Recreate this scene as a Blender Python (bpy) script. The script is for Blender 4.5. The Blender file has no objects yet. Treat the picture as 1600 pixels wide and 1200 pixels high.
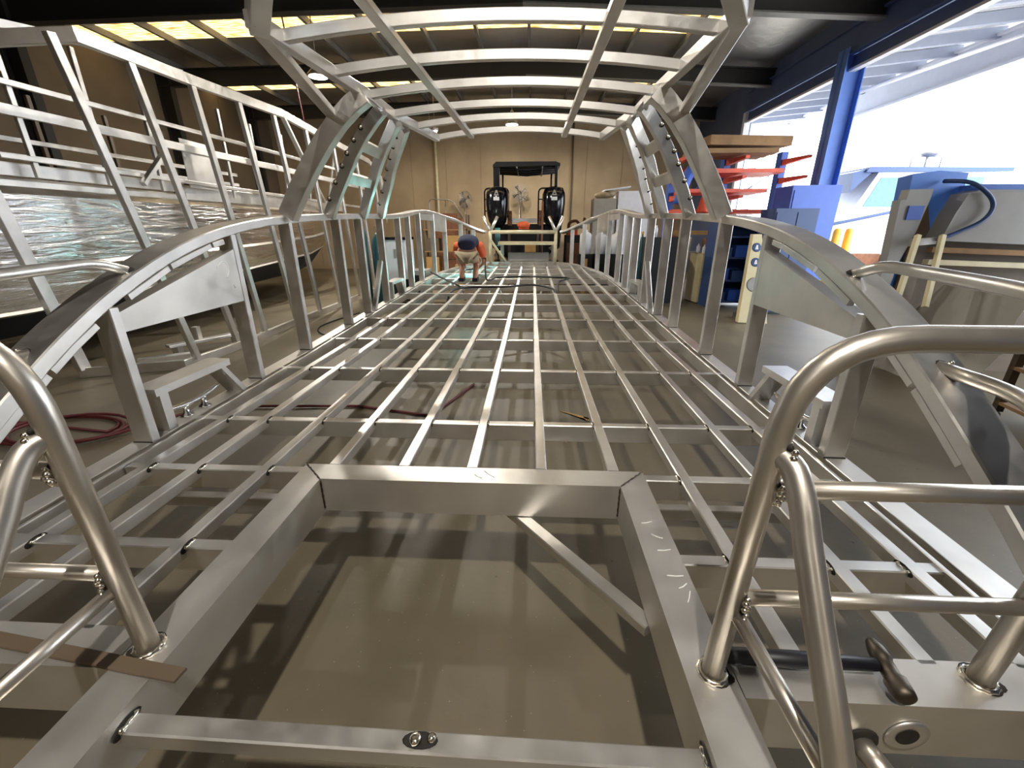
import bpy, math, random
from mathutils import Vector, Matrix
R = math.radians
rnd = random.Random(7)
scn = bpy.context.scene
col = scn.collection

# ------------------------------------------------------------------ camera
FPX = 655.0                       # focal length in pixels of a 1600 px wide frame
cd = bpy.data.cameras.new('camera')
cd.sensor_width = 36.0
cd.lens = FPX / 1600 * 36.0
cd.clip_start = 0.02
cam = bpy.data.objects.new('camera', cd)
col.objects.link(cam)
fw = Vector((0.04805, 0, 0))
_d = Vector(((832 - 800) / FPX, (359 - 600) / FPX, 1.0)).normalized()      # +Y of the place seen in camera axes (x right, y down)
_u = Vector((0, -_d.z, _d.y)).normalized()
_r = _d.cross(_u)
if _r.x < 0: _r = -_r
# columns of the camera matrix = camera right, up, back in place axes
right = Vector((_r.x, _d.x, _u.x)); down = Vector((_r.y, _d.y, _u.y)); fwd = Vector((_r.z, _d.z, _u.z))
m = Matrix.Identity(4)
for i in range(3):
    m[i][0] = right[i]; m[i][1] = -down[i]; m[i][2] = -fwd[i]
m[0][3], m[1][3], m[2][3] = 0.26, 0.0, 1.72
cam.matrix_world = m
scn.camera = cam

# ------------------------------------------------------------------ light and exposure
scn.view_settings.view_transform = 'Standard'
scn.view_settings.look = 'None'
scn.view_settings.gamma = 1.0
scn.view_settings.use_curve_mapping = False
scn.view_settings.exposure = 0.35
w = bpy.data.worlds.new('sky'); scn.world = w; w.use_nodes = True
bg = w.node_tree.nodes['Background']
bg.inputs[0].default_value = (0.86, 0.93, 1.0, 1)
bg.inputs[1].default_value = 8.5
sd = bpy.data.lights.new('sun', 'SUN'); sd.energy = 7.0; sd.angle = R(0.6); sd.color = (1.0, 0.95, 0.86)
so = bpy.data.objects.new('sun', sd); col.objects.link(so)
so.rotation_euler = (R(-18), R(22), 0)
HIGHBAY_W = 240.0

# ------------------------------------------------------------------ materials
MATS = {}
def nodes(name):
    m = bpy.data.materials.new(name); m.use_nodes = True
    nt = m.node_tree; b = nt.nodes['Principled BSDF']
    MATS[name] = m
    return m, nt, b
def rgb(h):
    v = [int(h[i:i + 2], 16) / 255 for i in (0, 2, 4)]
    return tuple((c / 12.92 if c <= 0.04045 else ((c + 0.055) / 1.055) ** 2.4) for c in v) + (1,)
def plain(name, c, rough=0.5, metal=0.0, var=0.12, scale=6.0, bump=0.0, bscale=40.0):
    m, nt, b = nodes(name)
    c = rgb(c) if isinstance(c, str) else c
    N = nt.nodes.new; L = nt.links.new
    tc = N('ShaderNodeTexCoord'); nz = N('ShaderNodeTexNoise'); nz.inputs['Scale'].default_value = scale
    nz.inputs['Detail'].default_value = 5
    L(tc.outputs['Object'], nz.inputs['Vector'])
    cr = N('ShaderNodeValToRGB')
    cr.color_ramp.elements[0].position = 0.3; cr.color_ramp.elements[1].position = 0.7
    cr.color_ramp.elements[0].color = tuple(x * (1 - var) for x in c[:3]) + (1,)
    cr.color_ramp.elements[1].color = tuple(min(1, x * (1 + var)) for x in c[:3]) + (1,)
    L(nz.outputs['Fac'], cr.inputs['Fac']); L(cr.outputs['Color'], b.inputs['Base Color'])
    b.inputs['Roughness'].default_value = rough; b.inputs['Metallic'].default_value = metal
    if bump:
        n2 = N('ShaderNodeTexNoise'); n2.inputs['Scale'].default_value = bscale
        L(tc.outputs['Object'], n2.inputs['Vector'])
        bp = N('ShaderNodeBump'); bp.inputs['Strength'].default_value = bump; bp.inputs['Distance'].default_value = 0.01
        L(n2.outputs['Fac'], bp.inputs['Height']); L(bp.outputs['Normal'], b.inputs['Normal'])
    return m
def metal(name, c, rlo, rhi, scale=9.0, bump=0.03, stain=0.12, met=1.0):
    m, nt, b = nodes(name)
    N = nt.nodes.new; L = nt.links.new
    tc = N('ShaderNodeTexCoord'); nz = N('ShaderNodeTexNoise'); nz.inputs['Scale'].default_value = scale
    nz.inputs['Detail'].default_value = 6
    L(tc.outputs['Object'], nz.inputs['Vector'])
    mr = N('ShaderNodeMapRange'); mr.inputs['From Min'].default_value = 0.3; mr.inputs['From Max'].default_value = 0.7
    mr.inputs['To Min'].default_value = rlo; mr.inputs['To Max'].default_value = rhi
    L(nz.outputs['Fac'], mr.inputs['Value']); L(mr.outputs['Result'], b.inputs['Roughness'])
    n3 = N('ShaderNodeTexNoise'); n3.inputs['Scale'].default_value = 3.0; n3.inputs['Detail'].default_value = 8
    L(tc.outputs['Object'], n3.inputs['Vector'])
    cr = N('ShaderNodeValToRGB'); cr.color_ramp.elements[0].position = 0.35; cr.color_ramp.elements[1].position = 0.65
    c = rgb(c) if isinstance(c, str) else c
    cr.color_ramp.elements[0].color = tuple(x * (1 - stain) for x in c[:3]) + (1,)
    cr.color_ramp.elements[1].color = c
    L(n3.outputs['Fac'], cr.inputs['Fac']); L(cr.outputs['Color'], b.inputs['Base Color'])
    b.inputs['Metallic'].default_value = met
    n2 = N('ShaderNodeTexNoise'); n2.inputs['Scale'].default_value = 60
    L(tc.outputs['Object'], n2.inputs['Vector'])
    bp = N('ShaderNodeBump'); bp.inputs['Strength'].default_value = bump; bp.inputs['Distance'].default_value = 0.01
    L(n2.outputs['Fac'], bp.inputs['Height']); L(bp.outputs['Normal'], b.inputs['Normal'])
    return m
metal('aluminium', (0.81, 0.785, 0.75, 1), 0.295, 0.44, bump=0.0, met=0.95, stain=0.22, scale=14)
metal('mill_plate', (0.76, 0.73, 0.685, 1), 0.31, 0.46, bump=0.0, met=0.86, stain=0.2)
metal('pipe_metal', (0.66, 0.61, 0.54, 1), 0.295, 0.40, bump=0.0, met=0.9)
metal('weld_metal', (0.85, 0.8, 0.7, 1), 0.16, 0.24, bump=0.2)
metal('chrome', (0.85, 0.85, 0.85, 1), 0.06, 0.14, bump=0.0)
metal('steel', (0.45, 0.42, 0.38, 1), 0.32, 0.5)
metal('dark_steel', (0.12, 0.10, 0.08, 1), 0.35, 0.55)
plain('soot_and_shade', '1d1812', 0.8, var=0.4, scale=60)
plain('cream_or_lit_alu', 'cfc4a2', 0.5)
plain('black_rubber', '14131a', 0.5)
plain('black_gloss', '0d0e14', 0.15)
plain('red_rubber', '5c2226', 0.6)
plain('white_paint', 'd9dbe0', 0.4, var=0.04)
plain('grey_paint', '8f8c88', 0.5, var=0.06)
plain('board_grey', '98938a', 0.7, var=0.05)
plain('blue_paint', '2f57b0', 0.45, var=0.06)
plain('machine_blue', '3f74c8', 0.5, var=0.04)
plain('navy_paint', '27406e', 0.5, var=0.08)
plain('column_blue', '5074bd', 0.5, var=0.06)
plain('teal_paint', '15484f', 0.4)
plain('orange_paint', 'd9502f', 0.5)
plain('hi_vis', 'd2603a', 0.8)
plain('cardboard', 'b08a55', 0.85)
plain('timber', '8a6a48', 0.8, var=0.25, scale=3)
plain('rusty', '6d4630', 0.85, var=0.3)
plain('yellow_paint', 'dba632', 0.5)
plain('skin', 'b98468', 0.55, var=0.06)
plain('navy_cloth', '252a42', 0.9, var=0.15)
plain('khaki', '9a8b70', 0.9, var=0.12)
plain('hair', '2a1c14', 0.8)
plain('dark_interior', '131418', 0.7)
plain('cream_locker', 'cdbf95', 0.5, var=0.05)
plain('asphalt', 'b3aea6', 0.9)
plain('brown_steel', '5b4c3c', 0.6)
plain('rafter_paint', '23211f', 0.6)
plain('purlin_metal', '6b6a66', 0.5)
plain('soffit', 'd2d4d9', 0.6, var=0.03)
plain('header_paint', '4a5a80', 0.5, var=0.05)
plain('joist_paint', '9097a8', 0.6, var=0.03)
plain('glass_tint', '3f6a85', 0.1)
plain('chalk', 'e6e6e2', 0.9, var=0.02)
plain('brass', 'b08a3c', 0.35, 0.8)

def floor_mat():
    m, nt, b = nodes('concrete_floor'); N = nt.nodes.new; L = nt.links.new
    tc = N('ShaderNodeTexCoord')
    n1 = N('ShaderNodeTexNoise'); n1.inputs['Scale'].default_value = 0.9; n1.inputs['Detail'].default_value = 8
    n1.inputs['Roughness'].default_value = 0.6
    L(tc.outputs['Object'], n1.inputs['Vector'])
    cr = N('ShaderNodeValToRGB'); e = cr.color_ramp.elements
    e[0].position = 0.3; e[0].color = rgb('5b5242'); e[1].position = 0.72; e[1].color = rgb('706652')
    L(n1.outputs['Fac'], cr.inputs['Fac'])
    vo = N('ShaderNodeTexVoronoi'); vo.inputs['Scale'].default_value = 9.0
    L(tc.outputs['Object'], vo.inputs['Vector'])
    r1 = N('ShaderNodeValToRGB'); r1.color_ramp.elements[0].position = 0.03; r1.color_ramp.elements[1].position = 0.09
    r1.color_ramp.elements[0].color = (1, 1, 1, 1); r1.color_ramp.elements[1].color = (0, 0, 0, 1)
    L(vo.outputs['Distance'], r1.inputs['Fac'])
    n2 = N('ShaderNodeTexNoise'); n2.inputs['Scale'].default_value = 1.7
    L(tc.outputs['Object'], n2.inputs['Vector'])
    r2 = N('ShaderNodeValToRGB'); r2.color_ramp.elements[0].position = 0.52; r2.color_ramp.elements[1].position = 0.6
    L(n2.outputs['Fac'], r2.inputs['Fac'])
    mu = N('ShaderNodeMath'); mu.operation = 'MULTIPLY'
    L(r1.outputs['Color'], mu.inputs[0]); L(r2.outputs['Color'], mu.inputs[1])
    mx = N('ShaderNodeMix'); mx.data_type = 'RGBA'
    L(mu.outputs[0], mx.inputs['Factor']); L(cr.outputs['Color'], mx.inputs['A']); mx.inputs['B'].default_value = rgb('3a332a')
    v2 = N('ShaderNodeTexVoronoi'); v2.inputs['Scale'].default_value = 26.0
    L(tc.outputs['Object'], v2.inputs['Vector'])
    r3 = N('ShaderNodeValToRGB'); r3.color_ramp.elements[0].position = 0.035; r3.color_ramp.elements[1].position = 0.06
    r3.color_ramp.elements[0].color = (0.7, 0.7, 0.7, 1); r3.color_ramp.elements[1].color = (0, 0, 0, 1)
    L(v2.outputs['Distance'], r3.inputs['Fac'])
    m3 = N('ShaderNodeMix'); m3.data_type = 'RGBA'
    L(r3.outputs['Color'], m3.inputs['Factor']); L(mx.outputs['Result'], m3.inputs['A']); m3.inputs['B'].default_value = rgb('b9ad92')
    L(m3.outputs['Result'], b.inputs['Base Color'])
    b.inputs['Roughness'].default_value = 0.5
    n4 = N('ShaderNodeTexNoise'); n4.inputs['Scale'].default_value = 30
    L(tc.outputs['Object'], n4.inputs['Vector'])
    bp = N('ShaderNodeBump'); bp.inputs['Strength'].default_value = 0.08; bp.inputs['Distance'].default_value = 0.01
    L(n4.outputs['Fac'], bp.inputs['Height']); L(bp.outputs['Normal'], b.inputs['Normal'])
floor_mat()
def wall_mat(name, a, c, panel):
    m, nt, b = nodes(name); N = nt.nodes.new; L = nt.links.new
    tc = N('ShaderNodeTexCoord'); n1 = N('ShaderNodeTexNoise'); n1.inputs['Scale'].default_value = 0.7; n1.inputs['Detail'].default_value = 9
    L(tc.outputs['Object'], n1.inputs['Vector'])
    cr = N('ShaderNodeValToRGB'); e = cr.color_ramp.elements
    e[0].position = 0.32; e[0].color = rgb(a); e[1].position = 0.7; e[1].color = rgb(c)
    L(n1.outputs['Fac'], cr.inputs['Fac']); L(cr.outputs['Color'], b.inputs['Base Color'])
    b.inputs['Roughness'].default_value = 0.85
wall_mat('tan_concrete', '998468', 'b5a081', 2.4)
wall_mat('brown_wall', '5f5140', '75654f', 2.4)
wall_mat('slate_wall', '525d78', '626e8c', 2.4)
def foil_mat(name, rough, strength, sx, sz, base=(0.82, 0.83, 0.85, 1)):
    m, nt, b = nodes(name); N = nt.nodes.new; L = nt.links.new
    tc = N('ShaderNodeTexCoord'); mp = N('ShaderNodeMapping'); mp.inputs['Scale'].default_value = (1.0, sx, sz)
    L(tc.outputs['Object'], mp.inputs['Vector'])
    n1 = N('ShaderNodeTexNoise'); n1.inputs['Scale'].default_value = 3.0; n1.inputs['Detail'].default_value = 6; n1.inputs['Distortion'].default_value = 1.2
    L(mp.outputs['Vector'], n1.inputs['Vector'])
    bp = N('ShaderNodeBump'); bp.inputs['Strength'].default_value = strength; bp.inputs['Distance'].default_value = 0.03
    L(n1.outputs['Fac'], bp.inputs['Height']); L(bp.outputs['Normal'], b.inputs['Normal'])
    b.inputs['Base Color'].default_value = base; b.inputs['Metallic'].default_value = 1.0; b.inputs['Roughness'].default_value = rough
foil_mat('wrap_foil', 0.16, 0.9, 0.45, 3.5)
foil_mat('roof_foil', 0.45, 0.5, 1.0, 1.0, (0.62, 0.60, 0.57, 1))
def emit(name, c, s):
    m, nt, b = nodes(name)
    b.inputs['Base Color'].default_value = c; b.inputs['Emission Color'].default_value = c; b.inputs['Emission Strength'].default_value = s
emit('lamp_glow', (1.0, 0.95, 0.85, 1), 25.0)
emit('arc_glow', (0.55, 1.0, 0.98, 1), 120.0)
def skylight_mat():
    m = bpy.data.materials.new('skylight_sheet'); m.use_nodes = True; MATS['skylight_sheet'] = m
    nt = m.node_tree; nt.nodes.clear(); N = nt.nodes.new; L = nt.links.new
    o = N('ShaderNodeOutputMaterial'); t = N('ShaderNodeBsdfTranslucent'); tc = N('ShaderNodeTexCoord'); mp = N('ShaderNodeMapping'); mp.inputs['Scale'].default_value = (1, 14, 1)
    nz = N('ShaderNodeTexNoise'); nz.inputs['Scale'].default_value = 2.5; nz.inputs['Detail'].default_value = 6
    L(tc.outputs['Object'], mp.inputs['Vector']); L(mp.outputs['Vector'], nz.inputs['Vector'])
    cr = N('ShaderNodeValToRGB'); e = cr.color_ramp.elements
    e[0].position = .38; e[0].color = (.30, .20, .08, 1); e[1].position = .62; e[1].color = (.62, .54, .37, 1)
    L(nz.outputs['Fac'], cr.inputs['Fac']); L(cr.outputs['Color'], t.inputs['Color'])
    L(t.outputs[0], o.inputs['Surface'])
skylight_mat()

# ------------------------------------------------------------------ mesh helpers
def V(*a): return Vector(a)
class MB:
    def __init__(s): s.v = []; s.f = []; s.m = []; s.s = []
    def add(s, vs, fs, mi=0, smooth=False):
        o = len(s.v); s.v += [tuple(v) for v in vs]
        for f in fs:
            s.f.append(tuple(o + i for i in f)); s.m.append(mi); s.s.append(smooth)
        return s
    def box(s, a, b, mi=0):
        x0, y0, z0 = a; x1, y1, z1 = b
        vs = [(x, y, z) for x in (x0, x1) for y in (y0, y1) for z in (z0, z1)]
        return s.add(vs, [(0, 1, 3, 2), (4, 6, 7, 5), (0, 4, 5, 1), (2, 3, 7, 6), (0, 2, 6, 4), (1, 5, 7, 3)], mi)
    def sweep(s, path, sec, hint, mi=0, smooth=False, closed_sec=True, caps=True):
        path = [Vector(p) for p in path]; n = len(path); k = len(sec); rings = []
        hv = hint if isinstance(hint, list) else [hint] * n
        for i, p in enumerate(path):
            t0 = (path[i] - path[i - 1]).normalized() if i else None
            t1 = (path[i + 1] - path[i]).normalized() if i < n - 1 else None
            t = ((t0 or t1) + (t1 or t0)).normalized()
            h = Vector(hv[i]); wv = (h - t * h.dot(t)).normalized(); uv = t.cross(wv)
            sc = 1.0
            if t0 and t1:
                c = max(0.5, t.dot(t0)); sc = 1 / c
            axis = ((t1 - t0) if (t0 and t1) else Vector((0, 0, 0)))
            ring = []
            for a, b in sec:
                q = wv * a + uv * b
                if sc > 1.0005 and axis.length > 1e-5:
                    ax = axis.normalized(); q = q + ax * q.dot(ax) * (sc - 1)
                ring.append(p + q)
            rings.append(ring)
        vs = [q for r in rings for q in r]; fs = []
        for i in range(n - 1):
            for j in range(k):
                j2 = (j + 1) % k
                fs.append((i * k + j, i * k + j2, (i + 1) * k + j2, (i + 1) * k + j))
        s.add(vs, fs, mi, smooth)
        if caps:
            o = len(s.v) - len(vs)
            s.f.append(tuple(o + j for j in reversed(range(k)))); s.m.append(mi); s.s.append(False)
            s.f.append(tuple(o + (n - 1) * k + j for j in range(k))); s.m.append(mi); s.s.append(False)
        return s
    def bar(s, p0, p1, w, h, hint=(0, 0, 1), ch=0.004, mi=0):
        # w is along the hint direction, h across it
        return s.sweep([p0, p1], rect(w, h, ch), Vector(hint), mi)
    def rbar(s, path, w, h, hint, ch=0.004, mi=0):
        return s.sweep(path, rect(w, h, ch), hint if isinstance(hint, list) else Vector(hint), mi)
    def tube(s, path, r, n=14, mi=0):
        path = [Vector(p) for p in path]; k = len(path); rings = []
        t = (path[1] - path[0]).normalized()
        a = t.orthogonal().normalized()
        for i, p in enumerate(path):
            t0 = (path[i] - path[i - 1]).normalized() if i else None
            t1 = (path[i + 1] - path[i]).normalized() if i < k - 1 else None
            t = ((t0 or t1) + (t1 or t0)).normalized()
            a = (a - t * a.dot(t)).normalized(); b = t.cross(a)
            rr = r[i] if isinstance(r, (list, tuple)) else r
            rings.append([p + (a * math.cos(2 * math.pi * j / n) + b * math.sin(2 * math.pi * j / n)) * rr for j in range(n)])
        vs = [q for g in rings for q in g]; fs = []
        for i in range(k - 1):
            for j in range(n):
                j2 = (j + 1) % n
                fs.append((i * n + j, i * n + j2, (i + 1) * n + j2, (i + 1) * n + j))
        s.add(vs, fs, mi, True); o = len(s.v) - len(vs)
        s.f.append(tuple(o + j for j in reversed(range(n)))); s.m.append(mi); s.s.append(False)
        s.f.append(tuple(o + (k - 1) * n + j for j in range(n))); s.m.append(mi); s.s.append(False)
        return s
    def lathe(s, prof, c=(0, 0, 0), axis=(0, 0, 1), n=20, mi=0):
        ax = Vector(axis).normalized(); a = ax.orthogonal().normalized(); b = ax.cross(a); c = Vector(c)
        vs = []; k = len(prof)
        for r, z in prof:
            for j in range(n):
                th = 2 * math.pi * j / n
                vs.append(c + ax * z + (a * math.cos(th) + b * math.sin(th)) * max(r, 1e-4))
        fs = []
        for i in range(k - 1):
            for j in range(n):
                j2 = (j + 1) % n
                fs.append((i * n + j, i * n + j2, (i + 1) * n + j2, (i + 1) * n + j))
        s.add(vs, fs, mi, True); o = len(s.v) - len(vs)
        s.f.append(tuple(o + j for j in reversed(range(n)))); s.m.append(mi); s.s.append(False)
        s.f.append(tuple(o + (k - 1) * n + j for j in range(n))); s.m.append(mi); s.s.append(False)
        return s
    def ball(s, c, r, n=14, k=9, mi=0):
        rx, ry, rz = r if isinstance(r, (tuple, list)) else (r, r, r)
        vs = []; fs = []
        for i in range(k + 1):
            ph = math.pi * i / k
            for j in range(n):
                th = 2 * math.pi * j / n
                vs.append((c[0] + rx * math.sin(ph) * math.cos(th), c[1] + ry * math.sin(ph) * math.sin(th), c[2] + rz * math.cos(ph)))
        for i in range(k):
            for j in range(n):
                j2 = (j + 1) % n
                fs.append((i * n + j, (i + 1) * n + j, (i + 1) * n + j2, i * n + j2))
        return s.add(vs, fs, mi, True)
    def prism(s, pts, vec, mi=0):
        # planar outline pushed along vec
        pts = [Vector(p) for p in pts]; vec = Vector(vec); n = len(pts)
        vs = pts + [p + vec for p in pts]
        fs = [tuple(reversed(range(n))), tuple(range(n, 2 * n))] + [(i, (i + 1) % n, n + (i + 1) % n, n + i) for i in range(n)]
        return s.add(vs, fs, mi)
    def build(s, name, mat, parent=None, loc=None, rotz=0.0):
        me = bpy.data.meshes.new(name); me.from_pydata(s.v, [], s.f)
        mats = mat if isinstance(mat, (list, tuple)) else [mat]
        for q in mats: me.materials.append(MATS[q])
        me.polygons.foreach_set('material_index', s.m); me.polygons.foreach_set('use_smooth', s.s)
        me.update()
        import bmesh
        bm = bmesh.new(); bm.from_mesh(me); bmesh.ops.recalc_face_normals(bm, faces=bm.faces); bm.to_mesh(me); bm.free()
        o = bpy.data.objects.new(name, me); col.objects.link(o)
        if loc: o.location = loc
        o.rotation_euler.z = rotz
        if parent: o.parent = parent
        return o
def rect(w, h, ch=0.004):
    a, b = w / 2, h / 2; c = min(ch, a * 0.45, b * 0.45)
    return [(a, -b + c), (a, b - c), (a - c, b), (-a + c, b), (-a, b - c), (-a, -b + c), (-a + c, -b), (a - c, -b)]
def fillet(pts, r, n=7):
    pts = [Vector(p) for p in pts]; out = [pts[0]]
    for i in range(1, len(pts) - 1):
        p = pts[i]; a = (pts[i - 1] - p); b = (pts[i + 1] - p)
        rr = r[i - 1] if isinstance(r, (list, tuple)) else r
        d = min(rr, a.length * 0.49, b.length * 0.49)
        A = p + a.normalized() * d; B = p + b.normalized() * d
        for k in range(n + 1):
            t = k / n
            out.append(A * (1 - t) ** 2 + p * 2 * t * (1 - t) + B * t * t)
    out.append(pts[-1]); return out
def smooth(pts, n=6):
    pts = [Vector(p) for p in pts]; out = []
    for i in range(len(pts) - 1):
        p0 = pts[max(i - 1, 0)]; p1 = pts[i]; p2 = pts[i + 1]; p3 = pts[min(i + 2, len(pts) - 1)]
        for k in range(n):
            t = k / n
            out.append(0.5 * ((2 * p1) + (p2 - p0) * t + (2 * p0 - 5 * p1 + 4 * p2 - p3) * t * t + (3 * p1 - p0 - 3 * p2 + p3) * t ** 3))
    out.append(pts[-1]); return out
def interp(x, xs, ys):
    if x <= xs[0]: return ys[0]
    for i in range(len(xs) - 1):
        if x <= xs[i + 1]:
            t = (x - xs[i]) / (xs[i + 1] - xs[i]); return ys[i] * (1 - t) + ys[i + 1] * t
    return ys[-1]
def tag(o, label, cat, group=None, kind=None):
    o['label'] = label; o['category'] = cat
    if group: o['group'] = group
    if kind: o['kind'] = kind
    return o
def thing(name, label, cat, loc=(0, 0, 0), rotz=0.0, group=None):
    o = bpy.data.objects.new(name, None); col.objects.link(o); o.empty_display_size = 0.1
    o.location = loc; o.rotation_euler.z = rotz
    return tag(o, label, cat, group)
def struct(name, mb, mat):
    o = mb.build(name, mat); o['kind'] = 'structure'; return o
def lab(o, text): o['label'] = text; return o
def dup(o, loc, rotz=None, label=None):
    c = o.copy(); col.objects.link(c); c.location = loc
    if rotz is not None: c.rotation_euler.z = rotz
    if label: c['label'] = label
    for ch in o.children:
        d = ch.copy(); col.objects.link(d); d.parent = c
        for g in ch.children:
            e = g.copy(); col.objects.link(e); e.parent = d
    return c

# ------------------------------------------------------------------ the shed
XR = 7.0; YB = 20.0; XL = -11.0; YF = -9.0
def roof_z(x): return 6.45 - (0.05 * x if x > 0 else -0.012 * x)
struct('floor', MB().box((XL - .3, YF - .3, -.2), (XR + .15, YB + .3, 0)), 'concrete_floor')
struct('ground', MB().box((XR + .15, -30, -.25), (60, 60, -.03)), 'asphalt')
b = MB()
for i in range(12):                                   # tilt-up concrete panels with open joints
    x0 = XL + i * 1.5
    b.box((x0 + .008, YB, 0), (x0 + 1.492, YB + .25, 6.6))
b.box((XL, YB + .02, 0), (XR + .2, YB + .25, 6.6))
struct('wall_back', b, 'tan_concrete')
b = MB()
for i in range(9): b.box((XL - .25, YF + i * 3.25 + .01, 0), (XL, YF + i * 3.25 + 3.24, 6.8))
b.box((XL - .25, YF, 0), (XL - .02, YB, 6.8))
struct('wall_left', b, 'brown_wall')
struct('wall_front', MB().box((XL, YF - .2, 0), (XR, YF, 6.8)), 'tan_concrete')
b = MB()
b.box((XR, 15.8, 0), (XR + .2, YB, 6.6)); b.box((XR, 2.6, 5.25), (XR + .2, 15.8, 6.6)); b.box((XR, YF, 0), (XR + .2, 2.6, 6.6))
struct('wall_right', b, 'slate_wall')
# roof in strips so that the translucent sheets can lie between the metal ones
SKY = [(11.9, 12.85), (16.3, 17.0)]
edges = sorted([YF] + [v for p in SKY for v in p] + [YB + .3])
rb = MB(); nsky = 0
xs = [XL - .3, 0, XR + .2]
for i in range(len(edges) - 1):
    y0, y1 = edges[i], edges[i + 1]
    is_sky = any(abs(y0 - a) < 1e-6 for a, _ in SKY)
    t = MB() if is_sky else rb
    xr = [XL - .3, 0, 4.7, XR + .2]
    for k in range(3):
        tt = t if not (is_sky and k == 2) else rb
        a, c = xr[k], xr[k + 1]; za, zc = roof_z(a), roof_z(c)
        th = 0.01 if tt is t and is_sky else 0.05
        tt.add([(a, y0, za), (c, y0, zc), (c, y1, zc), (a, y1, za), (a, y0, za + th), (c, y0, zc + th), (c, y1, zc + th), (a, y1, za + th)],
               [(0, 3, 2, 1), (4, 5, 6, 7), (0, 1, 5, 4), (1, 2, 6, 5), (2, 3, 7, 6), (3, 0, 4, 7)])
    if is_sky:
        nsky += 1
        struct('window_%d' % nsky, t, 'skylight_sheet')
struct('ceiling', rb, 'roof_foil')
k = 0
for i in range(12):
    x = XL + .7 + i * 1.3
    k += 1; z = roof_z(x)
    struct('trim_%d' % k, MB().box((x - .035, YF, z - .15), (x + .035, YB, z - .005)), 'purlin_metal')
for y in (-5.2, -1.9, 2.2, 6.2, 10.3, 14.4, 18.4):          # portal rafters
    k += 1
    b = MB()
    for (x0, x1) in ((XL, 0), (0, XR)):
        z0, z1 = roof_z(x0) - .155, roof_z(x1) - .155
        for (za, zb_, wd) in ((0, -.03, .1), (-.03, -.40, .012), (-.40, -.43, .1)):
            b.add([(x0, y - wd, z0 + zb_), (x1, y - wd, z1 + zb_), (x1, y + wd, z1 + zb_), (x0, y + wd, z0 + zb_),
                   (x0, y - wd, z0 + za), (x1, y - wd, z1 + za), (x1, y + wd, z1 + za), (x0, y + wd, z0 + za)],
                  [(0, 3, 2, 1), (4, 5, 6, 7), (0, 1, 5, 4), (1, 2, 6, 5), (2, 3, 7, 6), (3, 0, 4, 7)], 1 if za < -.3 and x0 == 0 else 0)
    struct('trim_%d' % k, b, ['rafter_paint', 'purlin_metal'])
for y in (-5.2, -1.9, 2.2, 6.2, 10.3, 14.4, 18.4):          # columns along the left wall
    k += 1
    b = MB(); b.box((XL, y - .1, 0), (XL + .03, y + .1, 6.3)); b.box((XL + .03, y - .01, 0), (XL + .37, y + .01, 6.3)); b.box((XL + .37, y - .1, 0), (XL + .4, y + .1, 6.3))
    struct('trim_%d' % k, b, 'rafter_paint')
def steel_i(b, x, y, w, d, z0, z1):
    b.box((x - d / 2, y - w / 2, z0), (x - d / 2 + .02, y + w / 2, z1)); b.box((x + d / 2 - .02, y - w / 2, z0), (x + d / 2, y + w / 2, z1))
    b.box((x - d / 2, y - .01, z0), (x + d / 2, y + .01, z1)); return b
for y in (11.1, 3.0):
    k += 1
    struct('trim_%d' % k, steel_i(MB(), XR + .02, y, .34, .42, 0, 5.3), 'column_blue')
k += 1                                                # header over the wide opening: two flanges and a web, and its sill rail
b = MB(); b.box((XR - .12, 2.6, 5.2), (XR - .005, 15.8, 5.26)); b.box((XR - .06, 2.6, 5.26), (XR - .005, 15.8, 5.7)); b.box((XR - .12, 2.6, 5.7), (XR - .005, 15.8, 5.74))
struct('trim_%d' % k, b, 'header_paint')
k += 1
b = MB(); b.box((XR - .02, 2.62, 4.90), (XR + .12, 15.7, 4.95), 1); b.box((XR + .03, 2.62, 4.95), (XR + .06, 15.7, 5.2))
struct('trim_%d' % k, b, ['header_paint', 'soffit'])
k += 1
struct('trim_%d' % k, MB().box((XR - .06, 15.7, 0), (XR + .12, 15.86, 5.2)), 'soffit')
# awning beyond the opening
b = MB()
for i in range(62):
    y = -6 + i * .42
    b.prism([(XR + .25, y, 5.72), (12.2, y, 6.22), (12.2, y + .2, 6.22), (XR + .25, y + .2, 5.72)], (0, 0, .035))
    b.prism([(XR + .25, y + .2, 5.75), (12.2, y + .2, 6.25), (12.2, y + .42, 6.25), (XR + .25, y + .42, 5.75)], (0, 0, .01))
k += 1; struct('trim_%d' % k, b, 'soffit')
for i in range(26):
    y = -3.5 + i * 1.05
    k += 1
    struct('trim_%d' % k, MB().prism([(XR + .25, y, 5.52), (11.0, y, 5.86), (11.0, y, 6.08), (XR + .25, y, 5.71)], (0, .12, 0)), 'joist_paint')
k += 1
b = MB(); b.box((10.92, -9, 5.26), (11.0, 24, 5.9)); b.box((10.8, -9, 5.2), (11.12, 24, 5.26)); b.box((10.8, -9, 5.88), (11.12, 24, 5.94))
struct('trim_%d' % k, b, 'soffit')
k += 1
struct('trim_%d' % k, MB().tube([(XR + .2, 11.3, 4.5), (10.9, 11.3, 5.7)], .04, 8), 'soffit')
for y in (23.5, -8.5):
    k += 1; struct('trim_%d' % k, steel_i(MB(), 10.96, y, .25, .3, 0, 5.2), 'soffit')

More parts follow.
